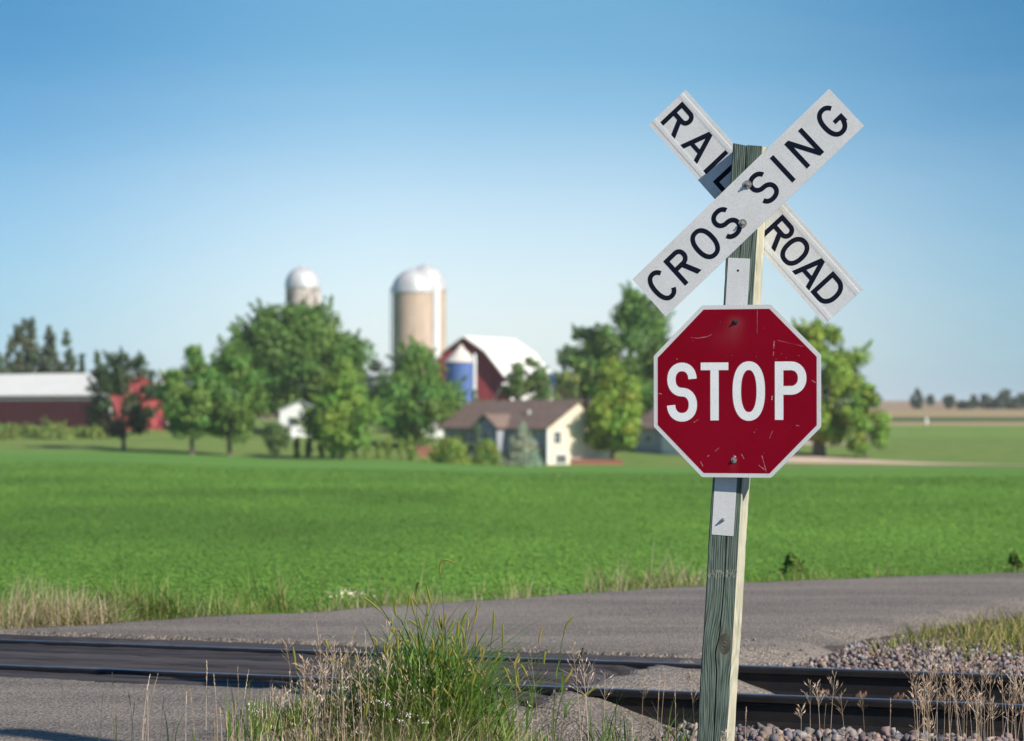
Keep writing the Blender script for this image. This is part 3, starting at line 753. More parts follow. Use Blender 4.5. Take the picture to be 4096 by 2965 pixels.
def silo(name, label, u, d, r, zdome, ztop, mat, dome, group=None, cone=False, chute=None, pipe=None):
    g = G(u, d); o = empty(name, g); z1, z2 = zdome - g.z, ztop - g.z
    tag(o, label, 'silo', group)
    b = MB(); b.lathe([(r, -1), (r, z1)], 48); b.build('silo_body', mat, o, smooth_=True)
    b = MB(); rr = r * 1.05
    if cone: prof = [(rr, z1 - .1), (rr, z1), (rr * .5, z1 + (z2 - z1) * .52), (.28, z2 - .25), (.28, z2), (.02, z2 + .05)]
    else: prof = [(rr, z1 - .25), (rr, z1)] + [(rr * math.cos(a), z1 + (z2 - z1) * math.sin(a)) for a in np.linspace(.1, math.pi / 2 - .02, 12)]
    dm = b.build('silo_dome' if not cone else 'silo_roof', dome, o) if False else None
    b2 = MB(); b2.lathe(prof, 28); dm = b2.build('silo_roof' if cone else 'silo_dome', dome, o)
    if not cone:
        b = MB(); b.lathe([(.35, z2 - .1), (.35, z2 + .12), (.02, z2 + .2)], 14); b.build('dome_vent', dome, o)
    if chute:
        a, cr, mat_c = chute; x, y = (r + cr * .4) * math.sin(a), -(r + cr * .4) * math.cos(a)
        b = MB(); b.tube([(x, y, -1), (x, y, z1 + .6), (x, y, z1 + 1.0)], [cr, cr, cr * .5], 16); b.build('chute', mat_c, o, smooth_=False)
    if pipe:
        x, y = (r + .28) * math.sin(pipe), -(r + .28) * math.cos(pipe)
        b = MB(); b.tube([(x, y, -1), (x, y, z1 + .3), (x * .7, y * .7, z1 + 1.6)], .09, 8)
        b.build('fill_pipe', DOMEM, o)
    return o
silo('tower_silo', 'tall tan silo with a white dome and a white chute, in front of its twin', 1655, 385, 2.86, 17.5, 20.45, STAVE, DOMEM, 'farm silos', chute=(R(72), .62, WHITEP), pipe=R(-88))
silo('tower_silo', 'tall tan silo half hidden behind the silo with the white chute, dome rising higher', 1701, 400, 2.9, 18.4, 21.8, STAVE, DOMEM, 'farm silos')
silo('tower_silo', 'peeling mottled silo with white dome rising above the big dark tree', 1210, 400, 2.38, 18.8, 21.55, STAVE2, DOMEM, 'farm silos')
silo('tower_silo', 'slim pale silo just behind the right edge of the mottled silo', 1256, 414, 1.12, 18.0, 20.6, WHITEP, DOMEM, 'farm silos')
silo('tower_silo', 'short blue silo with a pale cone roof in front of the red barn gable', 1843, 352, 1.92, 7.4, 9.45, BLUEM, CONE_M, 'farm silos', cone=True, chute=(R(58), .24, WHITEP))
silo('grain_bin', 'small white grain bin behind the gap between the barn and the young trees', 652, 372, 1.15, 4.4, 6.4, WHITEP, CONE_M, cone=True)

def win(parent, x0, x1, z0, z1, face, off, name='window', frame=WHITEP):
    """window set proud of a wall: face 'f' is the front (y = off), 'r' the right end (x = off, x0..x1 are depths)"""
    e = .10
    a, b_ = MB(), MB()
    if face == 'f':
        for q in ((x0 - e, x1 + e, z1, z1 + e), (x0 - e, x1 + e, z0 - e, z0), (x0 - e, x0, z0, z1), (x1, x1 + e, z0, z1), ((x0 + x1) / 2 - .03, (x0 + x1) / 2 + .03, z0, z1)):
            a.box(q[0], q[1], off - .08, off, q[2], q[3])
        b_.box(x0, x1, off - .04, off - .01, z0, z1)
    else:
        for q in ((x0 - e, x1 + e, z1, z1 + e), (x0 - e, x1 + e, z0 - e, z0), (x0 - e, x0, z0, z1), (x1, x1 + e, z0, z1), ((x0 + x1) / 2 - .03, (x0 + x1) / 2 + .03, z0, z1)):
            a.box(off, off + .08, q[0], q[1], q[2], q[3])
        b_.box(off + .01, off + .04, x0, x1, z0, z1)
    o = a.build(name, frame, parent); b_.build('pane', GLASS, o); return o
def slab(b, p, q, a0, a1, axis, th=.12):
    """sloping roof slab from 2D point p to q, extruded a0..a1 along axis"""
    d = Vector((q[0] - p[0], q[1] - p[1])).normalized(); n = Vector((-d.y, d.x))
    if n.y < 0: n = -n
    n *= th
    b.prism([p, q, (q[0] + n.x, q[1] + n.y), (p[0] + n.x, p[1] + n.y)], axis, a0, a1)
def gable_house(name, label, cat, corner, a, Lf, W, zb, ze, zr, wallm, roofm, ov=.45, ridge='x', frontm=None):
    """corner = near right corner on plan; front runs Lf to the left; W is the depth; ridge along 'x' (front) or 'y'"""
    o = empty(name, (corner.x, corner.y, zb), (0, 0, -a)); tag(o, label, cat)
    e, r = ze - zb, zr - zb; b = MB()
    if ridge == 'x':
        b.prism([(0, -1.5), (W, -1.5), (W, e), (W / 2, r), (0, e)], 'x', -Lf, 0); b.build('wall', wallm, o)
        s = (r - e) / (W / 2); b = MB()
        slab(b, (-ov, e - ov * s + .02), (W / 2, r + .02), -Lf - ov, ov, 'x'); slab(b, (W + ov, e - ov * s + .02), (W / 2 - .004, r + .023), -Lf - ov, ov, 'x')
    else:
        b.prism([(-Lf, -1.5), (0, -1.5), (0, e), (-Lf / 2, r), (-Lf, e)], 'y', 0, W); b.build('wall', wallm, o)
        s = (r - e) / (Lf / 2); b = MB()
        slab(b, (ov, e - ov * s + .02), (-Lf / 2, r + .02), -ov, W + ov, 'y'); slab(b, (-Lf - ov, e - ov * s + .02), (-Lf / 2 + .004, r + .023), -ov, W + ov, 'y')
    b.build('roof', roofm, o); return o

# ranch house
hc = P(2190, 1860, 295)
house = gable_house('ranch_house', 'low cream ranch house with a brown roof and a small front gable', 'house', hc, R(49), 16.9, 8.8, -4.35, -.36, 2.35, CREAM, BROWNR, .45)
b = MB(); b.box(-16.88, -.02, -.03, -.002, -1.2, 3.9); b.build('front_wall_shade', GREYS, house)  # front wall and gable in grey: shade put into the cream house's colour
b = MB(); gx0, gx1 = -9.9, -6.3; gm = (gx0 + gx1) / 2
b.prism([(gx0, 0), (gx1, 0), (gx1, 3.95), (gm, 5.2), (gx0, 3.95)], 'y', -1.5, -.031); dg = b.build('front_gable', GREYS, house)
b = MB(); slab(b, (gx0 - .3, 3.78), (gm, 5.24), -1.8, 3.3, 'y'); slab(b, (gx1 + .3, 3.78), (gm + .003, 5.243), -1.8, 3.3, 'y'); b.build('gable_roof', BROWNR, dg)
win(house, gm - .5, gm + .5, 2.0, 3.5, 'f', -1.5)
b = MB(); b.box(-4.2, -.6, -.09, -.031, .1, 2.0); b.build('dark_doorway', GLASS, house)
win(house, -3.2, -1.6, 2.45, 3.6, 'f', -.031); win(house, -14.4, -13.0, 2.3, 3.5, 'f', -.031)
win(house, .9, 1.8, 2.3, 3.5, 'r', 0); win(house, 1.2, 2.5, .25, 1.1, 'r', 0); win(house, 5.0, 6.0, 2.3, 3.5, 'r', 0)
b = MB(); b.tube([(-5.2, 2.0, 5.0), (-5.2, 2.0, 5.75), (-5.2, 2.0, 5.8)], [.16, .16, .28], 12); b.build('roof_vent', WHITEP, house)
b = MB(); b.box(-.16, .02, -.06, -.031, -1, 3.85); b.box(.001, .03, -.05, .16, -1, 3.85); b.build('corner_trim', WHITEP, house)
# garage right of the house
gc = P(2790, 1815, 318)
gar = gable_house('garage', 'grey garage with a brown roof half hidden by the stop sign', 'garage', gc, R(48), 9.8, 7.5, float(terrain(gc.x, 318)) - .1, -.55, 1.8, GREYS, BROWNR, .4)
win(gar, -8.3, -7.2, 1.6, 2.5, 'f', 0)
b = MB(); b.box(-5.6, -2.2, -.05, -.002, 0, 2.3); b.build('garage_door', WHITEP, gar)
# big gambrel barn
ba = R(25); bc = P(2031, 1600, 370); zb = -1.2
barn = empty('gambrel_barn', (bc.x, bc.y, zb), (0, 0, -ba)); tag(barn, 'tall red gambrel barn with a white roof behind the blue silo', 'barn')
gw = 12.2; ez, kz_, az_ = 5.45 - zb, 9.0 - zb, 10.95 - zb
sec = [(0, -1), (0, ez), (-3.05, kz_), (-gw / 2, az_), (-gw + 3.05, kz_), (-gw, ez), (-gw, -1)]
b = MB(); b.prism(sec, 'y', 0, 14.5); b.build('wall', RED, barn)
b = MB()
for p, q in (((.45, ez - .55), (-3.05, kz_)), ((-3.05, kz_ + .003), (-gw / 2, az_)), ((-gw / 2 - .003, az_ + .003), (-gw + 3.05, kz_)), ((-gw + 3.05, kz_ + .004), (-gw - .45, ez - .55))): slab(b, p, q, -.75, 15.1, 'y', .16)
b.build('roof', ROOFW, barn)
b = MB(); b.box(-gw / 2 - 1.2, -gw / 2 + 1.2, -.06, -.002, 6.6, 9.0); b.build('hay_door', RED, barn)
win(barn, -2.6, -1.8, 2.2, 3.2, 'f', 0)
# low red shed and pale shed right of the barn
sc_ = P(2222, 1600, 349)
s1 = gable_house('red_shed', 'low red shed with a white roof behind the bushy tree beside the barn', 'shed', sc_, R(-20), 5.6, 6, -2.0, 2.6, 4.6, REDB, ROOFW, .3)
sc_ = P(2345, 1600, 356)
s2 = gable_house('pale_shed', 'pale cream farm shed showing between the bushy tree and the big green trees', 'shed', sc_, R(-28), 4.6, 7, -2.0, 4.4, 6.0, CREAM, ROOFW, .25)
win(s2, -3.2, -2.2, 3.3, 4.6, 'f', 0)
# long pole barn at the left
lc = P(441, 1720, 336)
lb = gable_house('long_barn', 'long low maroon barn with a white metal roof, running off at the left', 'barn', lc, R(41), 62, 9.0, float(terrain(lc.x, 336)) - .1, 3.25, 5.75, RED, ROOFW, .35)
b = MB(); b.box(.002, .06, -.05, .22, -1, 4.0); b.box(-.2, .06, -.06, -.002, -1, 4.0); b.build('corner_trim', WHITEP, lb)
b = MB(); b.box(.002, .05, 3.0, 6.2, 0, 3.1); b.build('barn_door', REDB, lb)
b = MB(); b.box(-62.3, .35, -.48, -.36, 3.75, 3.95); b.build('gutter', WHITEP, lb)
# small white shed
wc = P(1283, 1724, 326)
ws = gable_house('white_shed', 'small white gabled shed with one dark window under the big tree', 'shed', wc, R(-4), 4.7, 5.5, float(terrain(wc.x, 326)) - .05, 1.35, 2.45, WHITEP, M('grey_shed_roof', (.40, .42, .43), None, 2, .8), .3, ridge='y')
win(ws, -3.6, -2.7, 1.45, 2.25, 'f', 0, frame=GREYS)
# white farmhouse behind the trees
fc = P(1835, 1745, 340)
fh = gable_house('white_farmhouse', 'white farmhouse hidden behind the tree left of the ranch house', 'house', fc, R(-14), 5.6, 6, float(terrain(fc.x, 340)) - .1, 2.4, 4.2, WHITEP, BROWNR, .3, ridge='y')
win(fh, -2.2, -1.2, 1.4, 2.8, 'f', 0); win(fh, -4.6, -3.6, 1.4, 2.8, 'f', 0)
# low walls
def lowwall(name, label, u0, u1, d, h, m, dep=1.0):
    p, q_ = G(u0, d), G(u1, d); b = MB(); b.box(p.x, q_.x, 0, dep, -1, h); b.box(p.x - .06, q_.x + .06, -.06, dep + .06, h + .001, h + .12)
    o = b.build(name, m); o.location = (0, d, min(p.z, q_.z)); return tag(o, label, 'wall')
lowwall('retaining_wall', 'low brick retaining wall beside the cream end of the ranch house', 2285, 2490, 297, .45, BRICK)
lowwall('planter_wall', 'low red brick garden wall left of the round bushes', 1672, 1762, 300, 1.1, BRICK)
b = MB(); b.tube([(-1.15, 0, .55), (-1.05, 0, .55), (-.95, 0, .55), (.95, 0, .55), (1.05, 0, .55), (1.15, 0, .55)], [.05, .3, .42, .42, .3, .05], 18)
pt = b.build('propane_tank', WHITEP); 
for q in (-.7, .6): b = MB(); b.box(q, q + .1, -.3, .3, -.05, .2); b.build('tank_leg', GREYS, pt)
pt.location = G(1142, 318); tag(pt, 'small white propane tank on the lawn in front of the white shed', 'tank')
b = MB(); b.tube([(0, 0, 0), (0, 0, .95), (0, 0, 1.0)], [.22, .22, .1], 12); b.tube([(0, 0, 1.0), (0, 0, 1.2)], [.1, .05], 10)
mk = b.build('white_marker_post', WHITEP); mk.location = G(3706, 462); tag(mk, 'small white marker post far off in the field at the right', 'post')

# ------------------------------------------------------------------ trees
def rand_unit(n, r):
    v = r.normal(size=(n, 3)); return v / np.linalg.norm(v, axis=1)[:, None]
def leaves_mesh(C, Nn, size, cols, r):
    n = len(C); t = np.cross(Nn, rand_unit(n, r)); t /= np.linalg.norm(t, axis=1)[:, None] + 1e-9; b_ = np.cross(Nn, t)
    s = size[:, None]
    V = np.stack([C + t * s, C + b_ * s * .62 + Nn * s * .15, C - t * s, C - b_ * s * .62 + Nn * s * .15], 1).reshape(-1, 3)
    return V, np.arange(4 * n).reshape(n, 4), np.repeat(cols, 4, 0)
PROF = {
 'round': lambda h: np.sqrt(np.clip(1 - (2 * h - 1) ** 2, 0, 1)) ** .85,
 'ovoid': lambda h: np.clip(np.sin(np.pi * np.clip(h, 0, 1) ** .62), 0, 1) ** .75,
 'spread': lambda h: np.clip(np.sin(np.pi * (np.clip(h, 0, 1) * .93 + .02) ** .8), 0, 1) ** .55,
 'cone': lambda h: np.clip(1.02 - h, 0, 1) ** .9,
 'column': lambda h: np.clip(np.sin(np.pi * np.clip(h * .9 + .1, 0, 1)), 0, 1) ** .5,
 'bush': lambda h: np.sqrt(np.clip(1 - h ** 2.2, 0, 1)),
 'poplar': lambda h: np.clip(np.sin(np.pi * np.clip(h, 0, 1) ** .75), 0, 1) ** .6}
def crown_arrays(R_, z0, z1, shape, nb, nl, rb, leaf, col, r, sprig=.35, flat=1.0, gap=0.0):
    """clumps of leaf faces spread through the crown volume; returns centres, normals, sizes, colours"""
    pf = PROF[shape]; H = z1 - z0; Cs = []; Ns = []; Ss = []; Ks = []; tips = []
    nb = int(nb * 1.5); hh = r.random(nb * 10); acc = r.random(nb * 10) < pf(hh) ** 1.2; hh = hh[acc][:nb]
    hh = np.concatenate([hh, [.88, .93, .97, .99]])
    for h in hh:
        Rb = rb * R_ * r.uniform(.75, 1.35) * (.7 if h > .9 else 1); a = r.uniform(0, 2 * math.pi)
        rad = max(0, pf(h) * R_ - Rb * .55) * math.sqrt(r.uniform(.12, 1.0)) * r.uniform(.9, 1.12)
        c = np.array([rad * math.cos(a), rad * math.sin(a) * flat, z0 + h * H]); tips.append(c)
        k = int(nl * 1.5 / len(hh) * (Rb / (rb * R_)) ** 2)
        d = rand_unit(k, r); q = r.random(k) ** .45
        stretch = np.array([1, 1, .82])
        Cs.append(c + d * stretch * (Rb * q)[:, None]); nn = d * .8 + rand_unit(k, r) * .7 + np.array([0, 0, .25]); Ns.append(nn / np.linalg.norm(nn, axis=1)[:, None])
        Ss.append(leaf * r.uniform(.6, 1.3, k)); tone = r.uniform(.82, 1.2)
        cc = np.array(col) * tone * np.array([2.35, 2.1, 1.8]); Ks.append(cc * r.uniform(.72, 1.28, (k, 1)) * np.array([1 + .25 * r.uniform(-1, 1), 1, 1]))
        if r.random() < sprig:          # a twig that breaks the outline
            d0 = np.array([math.cos(a) * r.uniform(.2, 1), math.sin(a) * r.uniform(.2, 1), r.uniform(.2, 1.2)]); d0 /= np.linalg.norm(d0)
            k2 = max(8, k // 3); s = r.random(k2); Cs.append(c + d0 * (Rb * (.6 + s * .95))[:, None] + r.normal(0, Rb * .13, (k2, 3)) * (1.1 - s)[:, None])
            Ns.append(rand_unit(k2, r)); Ss.append(leaf * r.uniform(.5, 1.0, k2)); Ks.append(cc * r.uniform(.8, 1.3, (k2, 1)))
    return np.concatenate(Cs), np.concatenate(Ns), np.concatenate(Ss), np.concatenate(Ks), tips
BARK = M('grey_brown_bark', (.20, .16, .13), (.11, .085, .07), 3, .95, .6, 8, stretch=(3, 3, .5), bdist=.05)
def tree(name, label, u, d, vtop, wpx, shape, col, cat='tree', group=None, nb=42, nl=5200, rb=.30, leaf=.24, z0f=.22, seed=1, trunk=.022, flat=1.0, sprig=.6, vbase=None, lean=0.0, multi=None):
    r = np.random.default_rng(seed); g = G(u, d)
    if vbase is not None: g.z = P(u, vbase, d).z
    top = P(u, vtop, d).z - g.z; R_ = wpx / 2 / F * d * {'ovoid': 1.06, 'round': 1.10, 'spread': 1.10, 'poplar': 1.25, 'cone': 1.15}.get(shape, 1.0)
    o = empty(name, g); tag(o, label, cat, group); z0 = top * z0f
    if multi: nb *= 3; rb *= 1.25
    if multi: parts = multi
    else: parts = [(0, 1.0, 1.0)]
    A = [[], [], [], []]; tips = []
    for ox, wr, hr in parts:
        c = crown_arrays(R_ * wr, z0, top * hr - R_ * wr * .10, shape, max(6, int(nb / len(parts))), nl / len(parts), rb, leaf, col, r, sprig, flat)
        c[0][:, 0] += ox * R_
        for i in range(4): A[i].append(c[i])
        tips += [t_ + np.array([ox * R_, 0, 0]) for t_ in c[4]]
    V, Fc, K = leaves_mesh(np.concatenate(A[0]), np.concatenate(A[1]), np.concatenate(A[2]), np.concatenate(A[3]), r)
    bulk('crown', V, Fc, FOL, K, o)
    b = MB(); tr = max(.06, top * trunk); h1 = z0 + (top - z0) * .55
    fork = max(z0 * .9, .3)
    b.tube([(0, 0, -.4), (0, 0, .15), (.02 * top * lean, 0, fork), (.04 * top * lean, 0, h1)], [tr * 1.5, tr * 1.1, tr * .85, tr * .25], 9)
    for t_ in tips[:12]:
        m_ = np.array([0, 0, fork]) * .5 + t_ * .5 + np.array([0, 0, -.04 * top])
        b.tube([(0, 0, fork * .95), tuple(m_), tuple(t_)], [tr * .5, tr * .28, tr * .08], 6)
    b.build('trunk', BARK, o)
    return o
DK, MD, LT, YG, SP = (.040, .085, .022), (.062, .128, .030), (.088, .165, .030), (.112, .175, .030), (.15, .20, .17)
tree('broad_tree', 'broad dark green tree, tallest of the trees in front of the mottled silo', 1172, 338, 1204, 560, 'spread', (.052, .108, .026), nb=120, nl=21000, rb=.20, leaf=.26, z0f=.16, seed=3)
tree('young_tree', 'leafy green tree with a pale trunk, standing just right of the red lit barn end', 768, 283, 1382, 300, 'ovoid', MD, nb=55, nl=7000, rb=.24, leaf=.2, z0f=.17, seed=4, group='yard trees along the field edge')
tree('young_tree', 'leafy green tree with a pale trunk, touching the left side of the broad dark tree', 918, 284, 1384, 330, 'ovoid', MD, nb=60, nl=8000, rb=.24, leaf=.2, z0f=.18, seed=5, group='yard trees along the field edge')
tree('young_tree', 'lighter green tree with a forked trunk behind the small conifers', 1365, 281, 1432, 330, 'ovoid', (.085, .155, .03), nb=60, nl=8000, rb=.24, leaf=.2, z0f=.13, seed=6, group='yard trees along the field edge')
tree('young_tree', 'full green tree in front of the tan silos', 1668, 312, 1372, 385, 'ovoid', MD, nb=72, nl=10500, rb=.23, leaf=.2, z0f=.12, seed=7, group='yard trees along the field edge')
tree('young_tree', 'bright yellow green tree at the cream end of the ranch house', 2448, 297.8, 1425, 272, 'ovoid', YG, nb=60, nl=7500, rb=.24, leaf=.2, z0f=.13, seed=8, group='yard trees along the field edge')
tree('open_tree', 'loose dark tree with spreading limbs in front of the lit barn end', 495, 292, 1408, 300, 'round', (.026, .048, .022), nb=40, nl=4600, rb=.21, leaf=.2, z0f=.13, seed=9, sprig=.9)
tree('tall_tree', 'very tall dark tree rising behind the ranch house to the left of the crossbuck', 2530, 352, 1150, 500, 'ovoid', (.055, .112, .028), nb=105, nl=15500, rb=.20, leaf=.26, z0f=.16, seed=10)
tree('tall_tree', 'dark side tree with a drooping limb at the left flank of the very tall tree', 2345, 356, 1310, 235, 'spread', (.035, .082, .030), nb=26, nl=3600, rb=.26, leaf=.25, z0f=.42, seed=11)
tree('old_tree', 'large sunlit yellow green tree with a dark trunk right of the stop sign', 3275, 322, 1272, 395, 'spread', YG, nb=85, nl=12500, rb=.20, leaf=.25, z0f=.12, seed=12, trunk=.05, sprig=.5)
tree('old_tree', 'lower drooping side growth of the sunlit tree, reaching farthest to the right', 3462, 318, 1530, 215, 'ovoid', (.105, .17, .03), nb=22, nl=3000, rb=.28, leaf=.22, z0f=.10, seed=13, trunk=.02)
for (u, d, vt, wp, lab, mu, sd) in (
    (88, 430, 1268, 165, 'tall grey green poplar group behind the long barn, left of the pair', [(-.55, .5, .66), (-.22, .5, .92), (.10, .42, .98), (.38, .48, 1.0), (.52, .45, .7), (0, .7, .55)], 21),
    (232, 430, 1300, 130, 'shorter poplar with a gap in its crown, right of the pair behind the barn', [(-.45, .5, 1.0), (-.25, .4, .8), (.42, .5, .93), (.62, .42, .75), (0, .8, .45)], 22)):
    tree('poplar_tree', lab, u, d, vt, wp, 'poplar', (.042, .062, .038), nb=42, nl=5200, rb=.30, leaf=.3, z0f=.1, seed=sd, multi=mu, group='poplars behind the barn')
for u, vt, wp, lab, sd in ((-8, 1415, 60, 'dark conifer at the very left edge of the picture', 23), (327, 1418, 46, 'narrow dark conifer above the barn roof, left of the wider one', 24), (388, 1408, 78, 'wider dark conifer above the end of the barn roof', 25)):
    tree('conifer_tree', lab, u, 420, vt, wp, 'cone', (.035, .065, .040), nb=26, nl=2600, rb=.34, leaf=.28, z0f=.05, seed=sd, group='conifers behind the barn')
tree('bushy_tree', 'bushy olive tree between the red barn and the pale shed', 2112, 336, 1428, 195, 'round', (.062, .105, .035), nb=36, nl=4200, rb=.26, leaf=.2, z0f=.25, seed=26, sprig=.7)
tree('bushy_tree', 'pale green low tree growing in front of the pale shed', 2262, 338, 1482, 120, 'round', (.10, .145, .05), nb=22, nl=2000, rb=.28, leaf=.18, z0f=.2, seed=27, sprig=.7)
tree('small_tree', 'small dark round tree on a short trunk in front of the white shed', 1100, 279, 1700, 118, 'round', (.045, .085, .03), nb=24, nl=2200, rb=.34, leaf=.13, z0f=.22, seed=28, trunk=.03)
tree('blue_spruce', 'blue green spruce at the front corner of the ranch house', 2088, 286, 1696, 160, 'cone', SP, nb=60, nl=5200, rb=.24, leaf=.12, z0f=.03, seed=29, sprig=.5)
tree('blue_spruce', 'smaller dark spruce against the front wall, left of the house gable', 1905, 296, 1692, 92, 'cone', (.05, .085, .06), nb=40, nl=3000, rb=.26, leaf=.12, z0f=.03, seed=30, sprig=.5)
tree('round_bush', 'wide round green bush in front of the house, left of the pair', 1798, 283, 1755, 175, 'bush', (.105, .16, .035), 'bush', 'round bushes by the house', nb=40, nl=4200, rb=.30, leaf=.12, z0f=.0, seed=31, trunk=.03, flat=.7)
tree('round_bush', 'narrower round green bush beside the blue spruce, right of the pair', 1950, 284, 1762, 122, 'bush', (.10, .155, .035), 'bush', 'round bushes by the house', nb=34, nl=3200, rb=.32, leaf=.12, z0f=.0, seed=32, trunk=.03, flat=.7)
tree('round_bush', 'low blue green bush below the red barn, behind the house roof', 1895, 330, 1560, 75, 'bush', (.06, .105, .07), 'bush', nb=20, nl=1500, rb=.34, leaf=.15, z0f=.0, seed=33, trunk=.03)
for i, u in enumerate((1187, 1236, 1283, 1332, 1379, 1423, 1467, 1513, 1554, 1604, 1645)):
    tree('arborvitae', 'young narrow evergreen in the evenly spaced row on the lawn left of the house', u, 287 + (i % 3) * .4, 1750 + (i % 4) * 4 - (10 if i == 10 else 0), 34 + (10 if i == 10 else 0), 'column', (.095, .150, .035), 'evergreen', 'row of young evergreens', nb=14, nl=650, rb=.55, leaf=.09, z0f=.0, seed=40 + i, trunk=.02, sprig=.1)
for i, (u, d, vt, wp) in enumerate(((20, 316, 1708, 170), (120, 319, 1714, 150), (215, 317, 1704, 170), (310, 319, 1716, 150), (395, 318, 1710, 140))):
    lab = ('leafy green shrub below the maroon barn wall, at the left picture edge', 'leafy green shrub below the barn wall, second from the left edge', 'tallest leafy shrub, in the middle of the row below the barn wall', 'leafy green shrub below the barn wall, second left of the dark loose tree', 'leafy shrub below the barn wall, touching the dark loose tree')[i]
    tree('green_shrub', lab, u, d, vt, wp, 'bush', (.085, .130, .036), 'bush', 'shrubs below the barn wall', nb=26, nl=1800, rb=.34, leaf=.16, z0f=.0, seed=60 + i, trunk=.02)
# far trees on the right and behind
FAR = [(3668, 950, 1556, 52, 'lone distant tree with a tall top on the brown hill', 1), (3722, 1300, 1582, 26, 'tiny round distant tree right of the lone tall one', 2), (3795, 1000, 1583, 44, 'distant dark tree between the tiny round one and the tree belt', 3),
       (3842, 1000, 1606, 34, 'low distant bush at the left end of the tree belt', 4), (3895, 1000, 1584, 40, 'distant belt tree, leftmost of the tall ones', 5), (3940, 1010, 1580, 55, 'distant belt tree with a blunt top, left of the tallest', 6), (4020, 1000, 1560, 70, 'tallest distant tree in the belt at the right edge', 7), (4085, 1000, 1578, 60, 'distant belt tree cut by the right edge of the picture', 8),
       (3868, 960, 1612, 60, 'low spreading distant bush left of the belt, beneath the leftmost tall one', 12), (3985, 980, 1598, 80, 'low dense distant bush filling the belt left of the tallest tree', 13), (4060, 970, 1602, 70, 'low dense distant bush at the foot of the belt near the edge', 14),
       (3500, 1400, 1574, 46, 'distant dark tree just showing beside the sunlit tree', 9), (1505, 620, 1440, 110, 'distant bluish tree in the gap between the broad tree and the tan silos', 10), (1440, 640, 1452, 90, 'distant bluish tree touching the right flank of the broad tree', 11)]
for u, d, vt, wp, lab, sd in FAR:
    tree('distant_tree', lab, u, d, vt, wp, {4: 'bush', 6: 'bush', 12: 'bush', 13: 'bush', 14: 'bush', 1: 'ovoid', 7: 'ovoid', 5: 'ovoid'}.get(sd, 'round'), (.040, .058, .046), group='distant trees on the horizon', nb=20, nl=1500, rb=.30, sprig=.9, leaf=.55 * d / 1000, z0f=.02, seed=80 + sd, trunk=.02, flat=.8)

# ------------------------------------------------------------------ grasses
def blades(root_, h, bend, az, wd, col, nseg=4, tip=None):
    n = len(root_); s = np.linspace(0, 1, nseg + 1)
    dirv = np.stack([np.cos(az), np.sin(az), np.zeros(n)], 1); side = np.stack([-np.sin(az + .5), np.cos(az + .5), np.zeros(n)], 1)
    Vs = []
    for k in s:
        c = root_ + dirv * (h * bend * k ** 2)[:, None] + np.array([0, 0, 1]) * (h * (k - .28 * bend * k ** 2.5))[:, None]
        ww = (wd * (1 - k ** 1.6) * .5 + .0002)[:, None]
        Vs += [c - side * ww, c + side * ww]
    V = np.stack(Vs, 1)                                         # n, 2*(nseg+1), 3
    m = 2 * (nseg + 1); f = np.array([[2 * i, 2 * i + 1, 2 * i + 3, 2 * i + 2] for i in range(nseg)])
    Fc = (np.arange(n)[:, None, None] * m + f[None]).reshape(-1, 4)
    K = np.repeat(col[:, None], m, 1)
    if tip is not None: K = K * (1 - s.repeat(2)[None, :, None] ** 2 * .6) + tip[:, None] * (s.repeat(2)[None, :, None] ** 2 * .6)
    return V.reshape(-1, 3), Fc, K.reshape(-1, 3)
def cat_mesh(parts):
    V = []; Fc = []; K = []; b = 0
    for v, f, k in parts: V.append(v); Fc.append(f + b); K.append(k); b += len(v)
    return np.concatenate(V), np.concatenate(Fc), np.concatenate(K)
GREEN = np.array([(.080, .170, .024), (.115, .210, .032), (.060, .135, .026), (.160, .220, .040)])
TANS = np.array([(.56, .43, .32), (.44, .32, .22), (.64, .51, .40), (.34, .24, .16)])
def pick(pal, n, v=.25): return pal[rng.integers(len(pal), size=n)] * rng.uniform(1 - v, 1 + v, (n, 1))
def near_ground(x, y):
    rz, sd = road_height(np.asarray(x), np.asarray(y))
    return np.where(sd > 0, np.maximum(rz, -.2), -.2)

# the clump in front: u 1000..2350, rooted about 12.6 to 13.6 m away
def clump(n, u_mu, u_sd, d0, d1, h0, h1, pal, w0, w1, b0, b1, nseg=4, ulo=1000, uhi=2400):
    u = rng.normal(u_mu, u_sd, n); k = (u > ulo) & (u < uhi); u = u[k]; n = len(u); d = rng.uniform(d0, d1, n); x = (u - 2048) / F * d
    z = near_ground(x, d)
    h = rng.uniform(h0, h1, n) * np.clip(1.12 - np.abs(u - 1680) / 900, .45, 1)
    return blades(np.stack([x, d, z], 1), h, rng.uniform(b0, b1, n), rng.uniform(0, 6.28, n), rng.uniform(w0, w1, n), pick(pal, n), nseg)
LITE = np.array([(.15, .25, .04), (.22, .29, .06), (.11, .20, .03), (.28, .30, .08)])
parts = [clump(1000, 1760, 105, 12.7, 13.4, .32, .68, GREEN * 1.25, .009, .019, .15, .9, 6), clump(170, 1730, 95, 12.7, 13.2, .55, .84, GREEN * 1.3, .009, .017, .25, .8, 7), clump(600, 1760, 150, 12.5, 12.9, .25, .52, LITE, .006, .013, .2, .9, 6), clump(2400, 1640, 330, 12.5, 13.4, .13, .31, GREEN, .004, .009, .1, .9, 5), clump(2500, 1480, 360, 12.2, 12.9, .10, .29, LITE, .004, .008, .1, 1.0, 5)]
tag((lambda c: bulk('grass', c[0], c[1], GRASSM, c[2]))(cat_mesh(parts)), 'green grass blades of the roadside clump left of the sign post', 'grass', kind='stuff')
